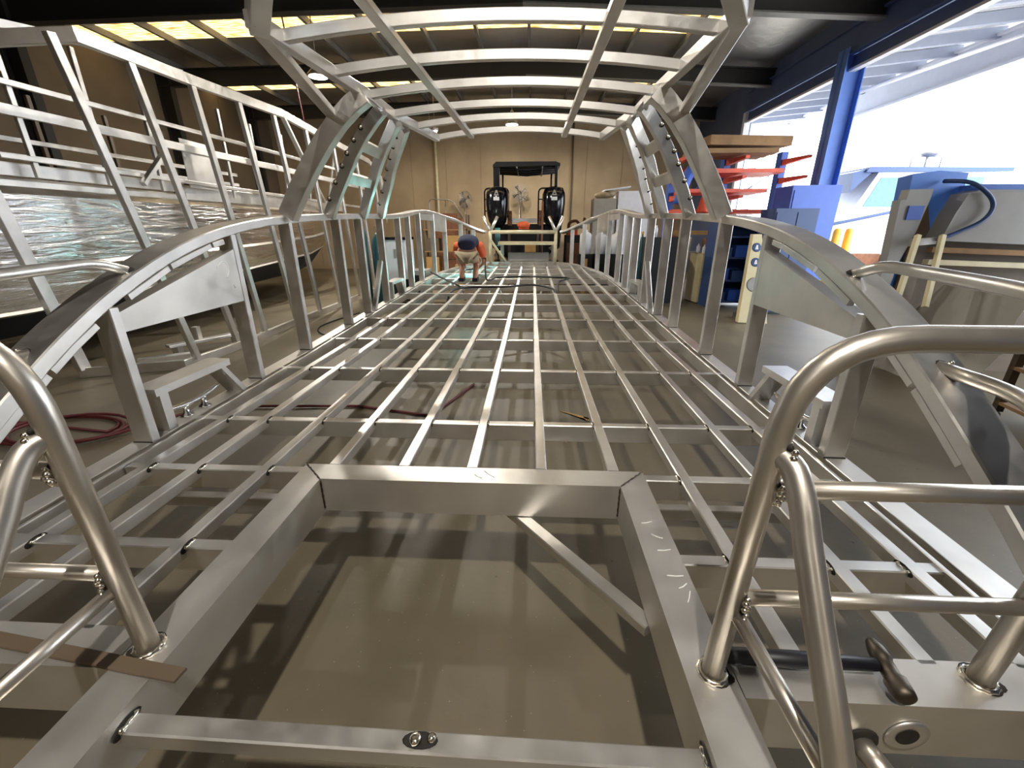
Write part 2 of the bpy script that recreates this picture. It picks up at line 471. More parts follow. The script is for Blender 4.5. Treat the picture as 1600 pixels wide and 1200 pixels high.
# ------------------------------------------------------------------ lamps
def highbay(loc, label, watts, r=.07, warm=(1.0, .95, .86)):
    t = thing('high_bay_lamp', label, 'ceiling lamp', loc, 0, 'high bay lamps')
    MB().lathe([(.03, .42), (.07, .36), (.09, .2), (.10, .18), (.24, .02), (.235, 0), (.2, 0)]).build('lamp_housing', 'steel', t)
    MB().lathe([(.2, .004), (.2, -.006), (.1, -.012)]).build('lens', 'lamp_glow', t)
    MB().tube([(0, 0, .4), (0, 0, roof_z(loc[0]) - loc[2] - .02)], .012, 6).build('hanger_rod', 'steel', t)
    if watts:
        l = bpy.data.lights.new('high_bay_light', 'AREA'); l.shape = 'DISK'; l.size = 2 * r; l.energy = watts; l.color = warm
        lo = bpy.data.objects.new('high_bay_light', l); col.objects.link(lo); lo.parent = t; lo.location = (0, 0, -.03)
    return t
highbay((0.25, -1.35, 5.75), 'high bay lamp over the open stern of the boat frame', HIGHBAY_W)
highbay((-0.48, 16.06, 5.0), 'small bright round lamp hanging before the back wall above the boat canopy', HIGHBAY_W)
highbay((-4.69, 11.2, 5.0), 'round lamp seen through the left corner of the cabin roof frame', HIGHBAY_W)
highbay((-1.6, 8.3, 5.5), 'added unseen lamp above the cabin roof frame', HIGHBAY_W * .6)  # added out of view to brighten the deck grid and floor
highbay((-3.5, -6.3, 5.75), 'left added fill lamp near the wall behind the stern', HIGHBAY_W * .16)  # fill lamp added behind the camera to raise the interior light
highbay((3.5, -6.3, 5.75), 'right added fill lamp near the wall behind the stern', HIGHBAY_W * .16)  # its twin, also added for fill
t = thing('batten_lamp', 'long white tube lamp at the left front corner of the cabin roof frame', 'ceiling lamp', (-3.45, 17.4, 5.0), R(25))
MB().box((-.08, -.6, .02), (.08, .6, .1)).build('lamp_housing', 'white_paint', t)
MB().tube([(0, -.58, 0), (0, .58, 0)], .04, 8).build('tube', 'lamp_glow', t)
for s in (-.4, .4): MB().tube([(0, s, .1), (0, s, 1.43)], .008, 5).build('hanger_rod', 'steel', t)

# ================================================================== THE BOAT FRAME
boat = thing('unfinished_boat', 'big open aluminium boat frame with grid deck, curved sides and cabin ribs', 'boat frame')
def P(name, mb, mat='aluminium'): return mb.build(name, mat, boat)
def zd(y): return interp(y, [-2, 4.2, 5, 6, 7, 8, 9, 10, 10.7, 12.3], [.7, .7, .715, .733, .753, .773, .787, .80, .815, .88])
def xe(y): return interp(y, [0, 1.83, 2.8, 3.6, 4.65, 5.32, 6.3, 8, 9.5, 10.6, 11.8, 12.25], [1.60, 1.67, 1.71, 1.74, 1.78, 1.80, 1.82, 1.85, 1.84, 1.74, 1.36, .98])
def deckpath(x, y0, y1, dz=0.0):
    ys = [y0] + [y for y in (4.2, 5, 6, 7, 8, 9, 10, 10.7, 11.3) if y0 < y < y1] + [y1]
    return [(x, y, zd(y) + dz) for y in ys]
# deck stringers
for x, y0, y1 in ((0, 1.66, 12.1), (.316, 1.66, 12.1), (-.316, 1.66, 12.1), (.642, 1.66, 12.1), (-.642, 1.66, 12.1),
                  (.945, .79, 12.0), (-.945, .79, 12.0), (1.268, .79, 11.6), (-1.268, .79, 11.6), (1.505, .79, 11.2), (-1.505, .79, 11.2)):
    P('deck_stringer', MB().rbar(deckpath(x, y0, y1, -.025), .05, .05, (0, 0, 1)))
# cross bars
CB = [2.15, 3.10, 4.05, 5.0, 5.95, 6.9, 7.85, 8.8, 9.75, 10.7, 11.35]
for y in CB:
    e = min(xe(y) + .02, 1.7 if y < 3 else 2)
    P('crossbar', MB().bar((-e, y, zd(y) - .057), (e, y, zd(y) - .057), .10, .048))
for s in (-1, 1):
    for y in (1.13, 1.62):
        P('crossbar', MB().bar((s * .765, y, .7 - .057), (s * 1.60, y, .7 - .057), .10, .048))
    for y, z in ((1.72, .44), (1.95, .42)):
        P('lower_crossbar', MB().bar((s * .3, y, z), (s * 1.6, y, z), .06, .05))
# deck edge: thin inner rail and outer edge plate
for s in (-1, 1):
    ys = [.72, 1.83, 2.8, 3.6, 4.65, 5.32, 6.3, 7.2, 8, 9.5, 10.2, 10.9, 11.8, 12.2]
    P('edge_rail', MB().rbar([(s * (xe(y) - .045), y, zd(y) - .05) for y in ys], .10, .018, (0, 0, 1), .003))
    P('edge_rail', MB().rbar([(s * (xe(y) - .012), y, zd(y) - .07) for y in ys], .02, .06, (0, 0, 1), .003))
    P('edge_plate', MB().rbar([(s * (xe(y) + .058), y, zd(y) - .012) for y in ys], .012, .105, (0, 0, 1), .002), 'mill_plate')
    P('side_skirt', MB().rbar([(s * (xe(y) + .104), y, zd(y) - .07) for y in ys], .12, .012, (0, 0, 1), .002), 'mill_plate')
# stern well: transverse beam, two long beams, transom beams, tie bar and brace
def beam(name, quad, z0, z1, mat='mill_plate'):
    b = MB(); b.prism([(x, y, z0) for x, y in quad], (0, 0, z1 - z0)); return P(name, b, mat)
beam('well_beam', [(-.65, 1.535), (.65, 1.535), (.765, 1.655), (-.78, 1.655)], .535, .70)
for s in (-1, 1):
    sx = .65
    beam('long_beam', [(s * sx, -.6), (s * .77, -.6), (s * .77, 1.65), (s * sx, 1.53)][::s], .535, .70)
    beam('transom_beam', [(s * .772, .685), (s * 1.8, .685), (s * 1.8, .80), (s * .772, .80)][::s], .53, .70)
    # mitre weld seam at the corner
    b = MB(); b.tube([(s * (.653 + .115 * t + .002 * math.sin(t * 25)), 1.537 + .115 * t, .7005) for t in [i / 10 for i in range(11)]], [.003 + .0015 * (i % 2) for i in range(11)], 6)
    b.tube([(s * .651, 1.533, .69 - .0155 * i) for i in range(10)], [.005 + .002 * (i % 2) for i in range(10)], 6)
    P('weld_bead', b, 'dark_steel')
P('tie_bar', MB().bar((-.65, .592, .637), (.65, .578, .637), .05, .046))
P('brace', MB().bar((.17, 1.62, .51), (.66, 1.02, .51), .04, .055))
b = MB(); b.lathe([(.05, 0), (.05, .003), (.034, .006), (.03, .003)], (1.16, .684, .60), (0, -1, 0), 22)
P('drain_flange', b)
P('drain_hole_shade', MB().lathe([(.026, 0), (.026, .0045)], (1.16, .684, .60), (0, -1, 0), 20), 'soot_and_shade')  # raised dark disc; the shade inside the hole is its colour
P('pipe_stub', MB().tube([(1.06, .69, .57), (1.085, .60, .555)], .026, 16), 'pipe_metal')
b = MB(); b.lathe([(.045, 0), (.042, .004), (.025, .006)], (1.06, .684, .57), (0, -1, 0), 18); P('weld_ring', b, 'soot_and_shade')
# weld beads at grid joints: bright lumpy bead and its soot
def bead_mesh(L=.05):
    b = MB(); n = 9
    b.tube([(-L / 2 + L * i / (n - 1), 0.004, .002 * math.sin(i * 2.1)) for i in range(n)], [.0045 + .0022 * (i % 2) for i in range(n)], 7, 0)
    b.ball((0, 0, -.004), (L * .72, .0015, .016), 12, 6, 1)
    b.ball((L * .5, .0008, -.006), (.014, .0015, .013), 8, 5, 1)
    return b
bead0 = bead_mesh().build('weld_bead', ['weld_metal', 'soot_and_shade'], boat); first = True
def bead(loc, rotz):
    global first
    o = bead0 if first else bead0.copy()
    if not first: col.objects.link(o); o.parent = boat
    first = False; o.location = loc; o.rotation_euler.z = rotz
for y in (1.13, 1.62, 2.15, 3.10, 4.05, 5.0):
    for x in (-1.505, -1.268, -.945, -.642, -.316, 0, .316, .642, .945, 1.268, 1.505):
        if y < 2 and abs(x) < .9: continue
        s = 1 if x < .2 else -1
        bead((x + s * .025, y - .004, zd(y) - .008), R(90) if s < 0 else R(-90))
bead((-.648, .592, .664), R(-90)); bead((.648, .578, .664), R(90))
# little welded lug on the tie bar
b = MB(); b.lathe([(.008, 0), (.014, .006), (.012, .014), (.005, .016)], (0.02, .585, .662), (0, 0, 1), 12); b.lathe([(.006, 0), (.011, .006), (.004, .012)], (.055, .59, .662), (0, 0, 1), 12)
P('weld_lug', b, 'weld_metal')
b = MB(); b.ball((.03, .587, .6625), (.04, .018, .0012), 14, 6); P('soot_mark', b, 'soot_and_shade')

# gunwales
GY = [.70, 1.0, 1.09, 1.28, 1.48, 1.67, 1.92, 2.27, 2.6, 2.97, 3.4, 4.06, 4.84, 5.8, 6.7, 7.5, 8.2, 8.8, 9.5, 10.4, 11, 11.6, 12.0, 12.25]
GZ = [.66, .895, .965, 1.10, 1.235, 1.35, 1.475, 1.61, 1.70, 1.765, 1.812, 1.852, 1.885, 1.915, 1.935, 1.985, 2.05, 2.085, 2.085, 2.03, 1.97, 1.86, 1.75, 1.68]
def gz(y): return interp(y, GY, GZ)
for s in (-1, 1):
    pts = smooth([(s * (xe(y) + .085), y, z - .03) for y, z in zip(GY, GZ)], 3)
    P('gunwale', MB().rbar(pts, .16, .06, (1, 0, 0), .006))
    for (a, c) in ((1.25, 1.50), (1.52, 1.76), (1.96, 2.25), (2.27, 2.62), (2.64, 2.75)):
        P('gunwale_strip', MB().rbar([(s * (xe(y) + .02), y, gz(y) - .078) for y in (a, (a + c) / 2, c)], .03, .032, (1, 0, 0), .003))
    # stanchions
    for y in (1.83, 2.82, 3.60, 4.65, 5.32, 6.12, 7.0, 7.6, 8.35, 9.5, 10.4, 11.3, 11.9):
        x = xe(y) + .05
        P('stanchion', MB().bar((s * x, y + .025, zd(y) - .01), (s * x, y + .025, gz(y) - .05), .10, .05, (1, 0, 0)))
        if y < 6:
            b = MB(); b.rbar([(s * (x - .05), y - .002, zd(y) - .004), (s * (x + .05), y - .002, zd(y) - .004)], .006, .006, (0, 0, 1), .002); P('weld_seam', b, 'soot_and_shade')
    # tapered filler box between the first two stanchions
    xi = s * 1.70
    b = MB(); b.prism([(xi, 1.885, 1.255), (xi, 2.80, 1.255 + .01), (xi, 2.80, 1.60), (xi, 1.885, 1.345)], (s * .075, 0, 0)); P('filler_box', b, 'mill_plate')
    # solid panels near the bow
    b = MB(); b.prism([(s * 1.86, 9.56, 1.70), (s * 1.76, 10.38, 1.66), (s * 1.76, 10.38, 2.0), (s * 1.86, 9.56, 2.04)], (s * .03, 0, 0)); P('filler_panel', b, 'mill_plate')
    b = MB(); b.prism([(s * 1.855, 8.4, 1.9), (s * 1.855, 9.48, 1.9), (s * 1.855, 9.48, 2.02), (s * 1.855, 8.4, 2.0)], (s * .03, 0, 0)); P('filler_panel', b, 'mill_plate')
    # fairlead brackets with a cleat under the near one
    for k, y0 in enumerate((1.96, 6.35)):
        z0 = zd(y0); xa, xb = sorted((s * (xe(y0) + .01), s * (xe(y0) + .13)))
        b = MB()
        b.box((xa - .012, y0 - .03, z0 + .225), (xb + .012, y0 + .54, z0 + .245)); b.box((xa - .012 if s > 0 else xb, y0 - .03, z0 + .205), (xa if s > 0 else xb + .012, y0 + .54, z0 + .225))
        b.box((xa, y0, z0 - .01), (xb, y0 + .055, z0 + .225))
        b.prism([(xa, y0 + .45, z0 + .225), (xa, y0 + .49, z0 + .225), (xa, y0 + .66, z0 - .01), (xa, y0 + .62, z0 - .01)], (xb - xa, 0, 0))
        P('fairlead_bracket', b)
    cx = s * (xe(2.2) + .07); b = MB()
    for y in (2.17, 2.31): b.lathe([(.035, 0), (.034, .006), (.016, .02), (.014, .055), (.02, .062)], (cx, y, .695), (0, 0, 1), 14)
    b.tube(smooth([(cx, 2.02, .785), (cx, 2.12, .765), (cx, 2.24, .757), (cx, 2.36, .765), (cx, 2.46, .785)]), [.006] + [.012 + .004 * math.sin(math.pi * i / 22) for i in range(23)] + [.006], 10)
    P('mooring_cleat', b, 'chrome')
    # leaning stub bars amidships
    P('stub_bar', MB().bar((s * 1.73, 5.24, zd(5.2) + .04), (s * 1.735, 5.66, 1.33), .06, .05, (1, 0, 0)))
# chalk stroke on the left filler box
b = MB(); b.tube(smooth([(-1.698, 2.61, 1.50), (-1.698, 2.66, 1.53), (-1.698, 2.70, 1.52), (-1.698, 2.71, 1.47), (-1.698, 2.68, 1.43)], 4), .004, 5); b.tube([(-1.698, 2.73, 1.38), (-1.698, 2.74, 1.36)], .004, 5)
P('chalk_mark', b, 'chalk')
b = MB()
for (x, y, dx, dy) in ((.06, 1.63, .05, -.05), (.02, 1.6, .035, -.03), (.68, 1.30, .04, .01), (.70, 1.24, .035, -.02), (.70, 1.16, .045, .005), (.70, 1.05, .05, .0), (.72, 1.0, .03, .02), (.73, .95, .02, .04)):
    b.tube([(x, y, .7012), (x + dx * .5, y + dy * .5 - .003, .7012), (x + dx, y + dy, .7012)], .0018, 5)
P('chalk_mark', b, 'chalk')

# cabin: four ribs each side, roof rails, bows, stringers, struts
BASE = [(1.715, 1.86), (1.60, 2.05), (1.47, 2.24), (1.375, 2.37), (1.26, 2.50), (1.155, 2.595), (1.07, 2.655)]
def ribpt(s, ti, y0, y1, xo, z0):
    i = min(int(ti), len(BASE) - 2); f = ti - i
    x = BASE[i][0] * (1 - f) + BASE[i + 1][0] * f; z = BASE[i][1] * (1 - f) + BASE[i + 1][1] * f
    q = ti / (len(BASE) - 1); zz = z0 + (z - BASE[0][1]) / (BASE[-1][1] - BASE[0][1]) * (2.66 - z0)
    return V(s * (x + xo * (1 - q)) + .065 * q, y0 + (y1 - y0) * q, zz)
RIBS = [(3.60, 3.62, .02, 1.82), (4.42, 4.0, .05, 1.85), (5.42, 4.40, .09, 1.88), (6.10, 4.66, .10, 1.90)]
for s in (-1, 1):
    for (y0, y1, xo, z0) in RIBS:
        pts = [ribpt(s, i * .5, y0, y1, xo, z0) for i in range(13)]
        hints = []
        for i in range(13):
            a = pts[max(i - 1, 0)]; c = pts[min(i + 1, 12)]; tt = (c - a).normalized()
            hints.append(tt.cross(V(0, 1, 0)))
        sm = smooth(pts, 2); hh = [hints[min(i // 2, 12)].lerp(hints[min((i + 1) // 2, 12)], .5) for i in range(len(sm))]
        P('cabin_rib', MB().rbar(sm, .13 if y0 < 4 else .10, .10 if y0 < 4 else .07, hh))
    # infill plates at the head of each rib pair, with a rounded slot end
    for (a, c) in ((0, 1), (2, 3)):
        A, C = RIBS[a], RIBS[c]
        q0, q1 = 5.35, 5.98
        b = MB(); inner = []
        N = 8
        va = [ribpt(s, q0 + (q1 - q0) * i / N, *A) for i in range(N + 1)]; vc = [ribpt(s, q0 + (q1 - q0) * i / N, *C) for i in range(N + 1)]
        vs = []; fs = []
        M = 8
        for j in range(M + 1):
            u = j / M
            low = (2 * u - 1) ** 2
            for i in range(N + 1):
                t = i / N; t2 = max(t, .65 - .65 * low) if True else t
                ii = t2 * N; i0 = min(int(ii), N - 1); f = ii - i0
                pa = va[i0].lerp(va[i0 + 1], f); pc = vc[i0].lerp(vc[i0 + 1], f)
                vs.append(pa.lerp(pc, u))
        for j in range(M):
            for i in range(N):
                fs.append((j * (N + 1) + i, j * (N + 1) + i + 1, (j + 1) * (N + 1) + i + 1, (j + 1) * (N + 1) + i))
        nrm = V(-s * .7, 0, -.7) * .012
        k0 = len(vs); vs2 = vs + [v + nrm for v in vs]
        b.add(vs2, fs + [tuple(k0 + q for q in f) for f in fs]); P('rib_gusset', b)
    # horizontal blocks between second and third ribs
    for q in (1.75, 3.55):
        p0 = ribpt(s, q, *RIBS[1]); p1 = ribpt(s, q, *RIBS[2])
        P('rib_block', MB().bar(p0 + V(0, .02, 0), p1 - V(0, .02, 0), .10, .05, (ribpt(s, q + .4, *RIBS[1]) - p0)))
    # row of weld lumps on second and fourth ribs
    for ri in (1, 3):
        for j in range(6 if ri == 1 else 7):
            p = ribpt(s, .7 + j * .72, *RIBS[ri]) + V(s * .035, -.037, .02)
            b = MB(); b.ball(p, (.016, .010, .016), 8, 5, 0); b.ball(p + V(0, .002, -.004), (.024, .004, .026), 8, 5, 1)
            b.build('weld_lump', ['weld_metal', 'soot_and_shade'], boat)
BOWS = [(2.74, 1.18, .05), (3.27, 1.145, .06), (3.79, 1.105, .07), (4.36, 1.095, .07), (4.83, 1.01, .08), (5.40, .93, .09)]
RZ = 2.70
for s in (-1, 1):
    pts = [V(s * 1.20 + .05, 2.5, RZ)] + [V(s * h + c, y, RZ - .0) for (y, h, c) in BOWS]
    P('roof_rail', MB().rbar(pts, .075, .06, (0, 0, 1)))
for (y, h, c) in BOWS:
    pts = [V(c + h * u, y, RZ + .075 * (1 - u * u) + .005) for u in [-1 + i / 8 for i in range(17)]]
    P('roof_bow', MB().rbar(pts, .06, .045, (0, 0, 1)))
for x0, x1 in ((-.55, -.45), (.645, .60)):
    P('roof_stringer', MB().bar((x0, 2.0, RZ + .015), (x1, 5.42, RZ + .015), .04, .06, (0, 0, 1)))
# aft edge of roof: raised transverse bow, corner knees and struts down to the first rib
for s in (-1, 1):
    c0 = V(s * 1.21 + .05, 2.58, 2.705)
    P('roof_knee', MB().rbar([c0, V(s * .98 + .05, 2.28, 2.83)], .13, .09, (0, 0, 1)))
    P('roof_strut', MB().rbar([c0 + V(0, 0, -.02), ribpt(s, 4.1, *RIBS[0]) + V(s * .05, -.03, .03)], .05, .075, (0, 0, 1)))
pts = [V(.05 + .99 * u, 2.28, 2.83 + .13 * (1 - u * u)) for u in [-1 + i / 8 for i in range(17)]]
P('roof_aft_bow', MB().rbar(pts, .12, .08, (0, 0, 1)))

# stern hoops, aft loops, side rails
for s in (-1, 1):
    hoop = fillet([(s * .716, .742, .70), (s * .742, .742, 1.542), (s * 1.40, .742, 1.542), (s * 1.35, .752, .70)], .2, 9)
    P('stern_hoop', MB().tube(hoop, .0245, 20), 'pipe_metal')
    P('hoop_rung', MB().tube([(s * .735, .742, 1.23), (s * 1.385, .742, 1.23)], .0195, 16), 'pipe_metal')
    P('hoop_rung', MB().tube([(s * .727, .742, .945), (s * 1.365, .742, .945)], .0175, 16), 'pipe_metal')
    loop = smooth([(s * .745, .735, 1.31), (s * .757, .705, 1.298), (s * .76, .665, 1.252), (s * .76, .628, 1.193), (s * .76, .552, 1.083), (s * .76, .485, .99), (s * .76, .43, .905), (s * .76, .38, .83)], 4)
    P('aft_loop', MB().tube(loop, .0235, 20), 'pipe_metal')
    P('loop_tie', MB().tube([(s * .735, .735, .905), (s * .76, .44, .88)], .0165, 16), 'pipe_metal')
    up = fillet([(s * 1.735, 2.04, 1.53), (s * 1.75, 1.91, 1.578), (s * 1.765, 1.36, 1.548), (s * 1.40, .75, 1.542)], [.08, .25], 8)
    P('side_rail', MB().tube(up, .024, 16), 'aluminium')
    lo = fillet([(s * 1.745, 1.53, 1.25), (s * 1.76, 1.24, 1.245), (s * 1.385, .75, 1.23)], .2, 6)
    P('side_rail', MB().tube(lo, .024, 16), 'pipe_metal')
    # weld collars
    for c, ax, r in (((s * .716, .742, .702), (0, 0, 1), .026), ((s * 1.35, .752, .702), (0, 0, 1), .026)):
        b = MB()
        ring = [(c[0] + math.cos(a) * (r + .004), c[1] + math.sin(a) * (r + .004), c[2] + .003) for a in [i * 2 * math.pi / 24 for i in range(25)]]
        b.tube(ring, [.006 + .0025 * (i % 2) for i in range(25)], 7, 0)
        b.ball((c[0] + .008 * s, c[1] + .004, c[2] - .001), (.036, .042, .0015), 16, 6, 1); b.ball((c[0] + .03 * s, c[1] - .012, c[2] - .001), (.02, .016, .0013), 10, 6, 1)
        b.build('weld_collar', ['weld_metal', 'soot_and_shade'], boat)
    for (x, y, z, r) in ((.742, .737, 1.31, .027), (.731, .737, .905, .02), (.74, .742, 1.23, .022), (.73, .742, .945, .02), (1.362, .742, .945, .02)):
        b = MB()
        for i in range(14):
            a = i * 2 * math.pi / 14
            b.ball((s * x + .012 * s * (1 if i % 2 else .6), y - .012 + math.cos(a) * r * .9, z + math.sin(a) * r), .0072, 7, 5, 1 if i in (4, 11) else 0)
        b.build('weld_collar', ['weld_metal', 'soot_and_shade'], boat)
    for (x, y, z) in ((1.735, 2.05, 1.53), (1.748, 1.535, 1.255)):
        b = MB(); b.ball((s * x, y, z), (.032, .035, .02), 10, 6, 1)
        for i in range(7): b.ball((s * (x - .02 + .006 * i), y - .03, z - .012 + .005 * i), .009, 7, 5, 0)
        b.build('weld_collar', ['weld_metal', 'soot_and_shade'], boat)
# bow posts and rail: yellow light on the aluminium put into cream colour
zb = zd(12.2)
for s in (-1, 1):
    P('bow_post', MB().tube([(s * .90, 12.2, zb - .05), (s * .90, 12.2, 1.68)], .045, 12), 'cream_or_lit_alu')
    P('bow_horn', MB().tube([(s * .90, 12.2, 1.66), (s * .70, 12.25, 2.06)], .04, 10))
    P('bow_horn', MB().tube([(s * .90, 12.2, 1.66), (s * 1.09, 12.3, 2.06)], .04, 10))
    if s < 0: P('bow_brace', MB().tube([(s * .89, 12.2, 1.45), (s * .48, 12.2, zb)], .035, 10), 'cream_or_lit_alu')
P('bow_rail', MB().tube([(-.9, 12.2, 1.66), (.9, 12.2, 1.66)], .05, 12), 'cream_or_lit_alu')
P('bow_beam', MB().bar((-1.0, 12.2, zb - .06), (1.0, 12.2, zb - .06), .12, .06))

# trestles carrying the frame
stand0 = None
for (x, y, l) in ((-.71, -.35, 'steel trestle under the left long beam at the stern'), (.71, -.35, 'steel trestle under the right long beam at the stern'),
                  (-.64, 10.7, 'steel trestle under the bow end of the deck, left side'), (.64, 10.7, 'steel trestle under the bow end of the deck, right side')):
    top = .535 if y < 0 else zd(y) - .107
    t = thing('trestle', l, 'trestle', (x, y, 0), 0, 'trestles under the boat frame')
    MB().box((-.1, -.1, top - .05), (.1, .1, top)).build('head_plate', 'steel', t)
    for a in (-1, 1):
        for c in (-1, 1): MB().bar((a * .2, c * .2, 0), (a * .06, c * .06, top - .05), .04, .04, (1, 0, 0)).build('leg', 'steel', t)

# ------------------------------------------------------------------ loose things on the frame
t = thing('hammer', 'worn hammer with a black handle lying on the right stern beam', 'hammer', (1.02, .765, .70), R(-2))
b = MB(); b.tube([(-.28, 0, .022), (-.1, 0, .024), (.09, -.002, .03)], [.019, .02, .015], 14); b.build('handle', 'black_rubber', t)
b = MB(); b.lathe([(.012, -.075), (.022, -.07), (.024, -.06), (.0245, -.03), (.019, -.022), (.019, .015), (.022, .02), (.02, .045), (.012, .07), (.004, .078)], (.11, -.01, .03), (.12, 1, .05), 18); b.build('head', 'dark_steel', t)
b = MB(); b.bar((-1.20, .752, .706), (-.575, .672, .706), .008, .035, (0, 0, 1), .001)
tag(b.build('flat_bar', 'brown_steel'), 'loose brown flat bar lying across the left stern beam', 'metal bar')
b = MB(); b.tube(smooth([(-1.84, 8.9, .90), (-1.55, 8.5, .83), (-1.2, 7.85, .80), (-.98, 7.4, .775), (-.86, 7.15, .6)], 6), .018, 8)
tag(b.build('welding_cable', 'black_rubber'), 'black cable running in over the left deck edge beside the person', 'cable')
b = MB(); b.tube(smooth([(-1.12, 6.75, .55), (-1.05, 7.0, .77), (-.8, 7.3, .79), (-.2, 7.45, .785), (.25, 7.7, .79), (.55, 7.4, .785), (.66, 6.95, .76), (.68, 6.8, .5)], 6), .018, 8)
tag(b.build('welding_cable', 'black_rubber'), 'black cable looping across the middle of the deck grid', 'cable')
b = MB(); b.tube(smooth([(-.45, 8.75, .81), (.1, 8.85, .82), (.75, 8.7, .82), (1.0, 8.6, .815), (.8, 8.2, .80), (.72, 7.6, .785), (.72, 7.1, .6)], 6), .018, 8)
tag(b.build('welding_cable', 'black_rubber'), 'black cable behind, in front of the person, ending at a crossbar', 'cable')

# ------------------------------------------------------------------ the person welding
WY = 8.25
def skin_body(name, chain, edges, mat, parent, root=0, sub=2):
    me = bpy.data.meshes.new(name); me.from_pydata([c[0] for c in chain], edges, [])
    me.materials.append(MATS[mat]); o = bpy.data.objects.new(name, me); col.objects.link(o); o.parent = parent
    md = o.modifiers.new('skin', 'SKIN'); md.use_smooth_shade = True
    for i, c in enumerate(chain):
        r = c[1]; me.skin_vertices[0].data[i].radius = r if isinstance(r, tuple) else (r, r)
    me.skin_vertices[0].data[root].use_root = True
    sd_ = o.modifiers.new('sub', 'SUBSURF'); sd_.levels = sub; sd_.render_levels = sub
    return o
t = thing('person', 'person bent over in khaki shorts and navy orange shirt, welding on the deck', 'person', (-.97, WY, zd(WY)))
hip = .55
ch = [((0, 0, hip), (.15, .12)), ((-.11, .02, hip - .04), .105), ((-.14, .30, .33), .07), ((-.13, .06, .09), .048), ((-.135, .04, .03), .045), ((-.14, .18, .02), .04),
      ((.11, .02, hip - .04), .105), ((.14, .30, .33), .07), ((.13, .06, .09), .048), ((.135, .04, .03), .045), ((.14, .18, .02), .04),
      ((0, .20, hip + .10), (.15, .12)), ((0, .42, hip + .08), (.17, .12)), ((0, .54, hip + .02), .07), ((0, .62, hip - .04), .06), ((-.005, .70, hip - .10), .09), ((-.005, .74, hip - .2), .08),
      ((-.19, .44, hip + .05), .07), ((-.25, .48, hip - .22), .05), ((-.22, .70, hip - .38), .038), ((-.21, .75, hip - .42), .035),
      ((.19, .44, hip + .05), .07), ((.27, .46, hip - .20), .05), ((.10, .68, hip - .36), .038), ((.04, .74, hip - .40), .035)]
ed = [(0, 1), (1, 2), (2, 3), (3, 4), (4, 5), (0, 6), (6, 7), (7, 8), (8, 9), (9, 10), (0, 11), (11, 12), (12, 13), (13, 14), (14, 15), (15, 16), (12, 17), (17, 18), (18, 19), (19, 20), (12, 21), (21, 22), (22, 23), (23, 24)]
body = skin_body('body', ch, ed, 'skin', t)
def clothe(name, idx, extra, edges, mat):
    return skin_body(name, [(ch[i][0], tuple(v + extra for v in (ch[i][1] if isinstance(ch[i][1], tuple) else (ch[i][1],) * 2))) for i in idx], edges, mat, t)
skin_body('shorts', [((0, -.02, hip + .03), (.17, .13)), ((-.10, .0, hip - .07), (.105, .12)), ((-.13, .12, hip - .20), (.095, .10)), ((.10, .0, hip - .07), (.105, .12)), ((.13, .12, hip - .20), (.095, .10))],
          [(0, 1), (1, 2), (0, 3), (3, 4)], 'khaki', t)
skin_body('shirt', [((0, -.07, hip + .10), (.185, .14)), ((0, .02, hip + .15), (.19, .13)), ((0, .16, hip + .19), (.215, .15)), ((0, .36, hip + .17), (.22, .15)), ((0, .50, hip + .07), (.12, .10))], [(0, 1), (1, 2), (2, 3), (3, 4)], 'navy_cloth', t)
for s in (-1, 1):
    skin_body('sleeve', [((s * .17, .22, hip + .15), (.115, .12)), ((s * .225, .30, hip + .05), (.10, .11)), ((s * .265, .40, hip - .12), (.075, .075))], [(0, 1), (1, 2)], 'hi_vis', t)
for s in (-1, 1):
    MB().box((s * .135 - .05, -.02, 0), (s * .135 + .05, .24, .07)).build('boot', 'black_rubber', t)
for s, bx, by in ((-1, -.21, .76), (1, .04, .75)):
    g = MB(); g.ball((bx, by, hip - .43), (.045, .05, .03), 10, 7)
    for i in range(4): g.tube([(bx - .03 + .02 * i, by + .03, hip - .43), (bx - .03 + .02 * i, by + .08 + .006 * (i in (1, 2)), hip - .455), (bx - .03 + .02 * i, by + .09, hip - .485)], .009, 7)
    g.tube([(bx + .04 * -s, by, hip - .43), (bx + .05 * -s, by + .05, hip - .46)], .01, 7)
    g.build('glove', 'khaki', t)
MB().ball((-.005, .735, hip - .14), (.105, .105, .125), 14, 10).build('welding_helmet', 'black_gloss', t)
t2 = thing('welding_torch', 'welding torch held by the person with its hose trailing to the deck', 'torch', (0, 0, 0))
b = MB(); b.tube([(-.95, WY + .78, .95), (-1.12, WY + .80, .93), (-1.22, WY + .80, .86)], [.015, .014, .008], 8); b.build('torch_body', 'black_rubber', t2)
b = MB(); b.tube(smooth([(-.95, WY + .78, .95), (-.78, WY + .72, 1.02), (-.66, WY + .35, 1.2), (-.64, WY + .1, 1.05), (-.60, WY, .81), (-.45, WY + .45, .82)], 6), .014, 8); b.build('torch_hose', 'black_rubber', t2)
b = MB(); b.ball((-1.235, WY + .8, .845), .022, 10, 8)
arc = tag(b.build('welding_arc', 'arc_glow'), 'blinding cyan welding arc on the deck edge beside the person', 'welding arc')
l = bpy.data.lights.new('welding_arc_light', 'POINT'); l.energy = 14; l.color = (.35, 1.0, .95); l.shadow_soft_size = .05
lo = bpy.data.objects.new('welding_arc_light', l); col.objects.link(lo); lo.location = (-1.235, WY + .78, .93); lo.parent = arc; lo.matrix_parent_inverse = Matrix.Identity(4)

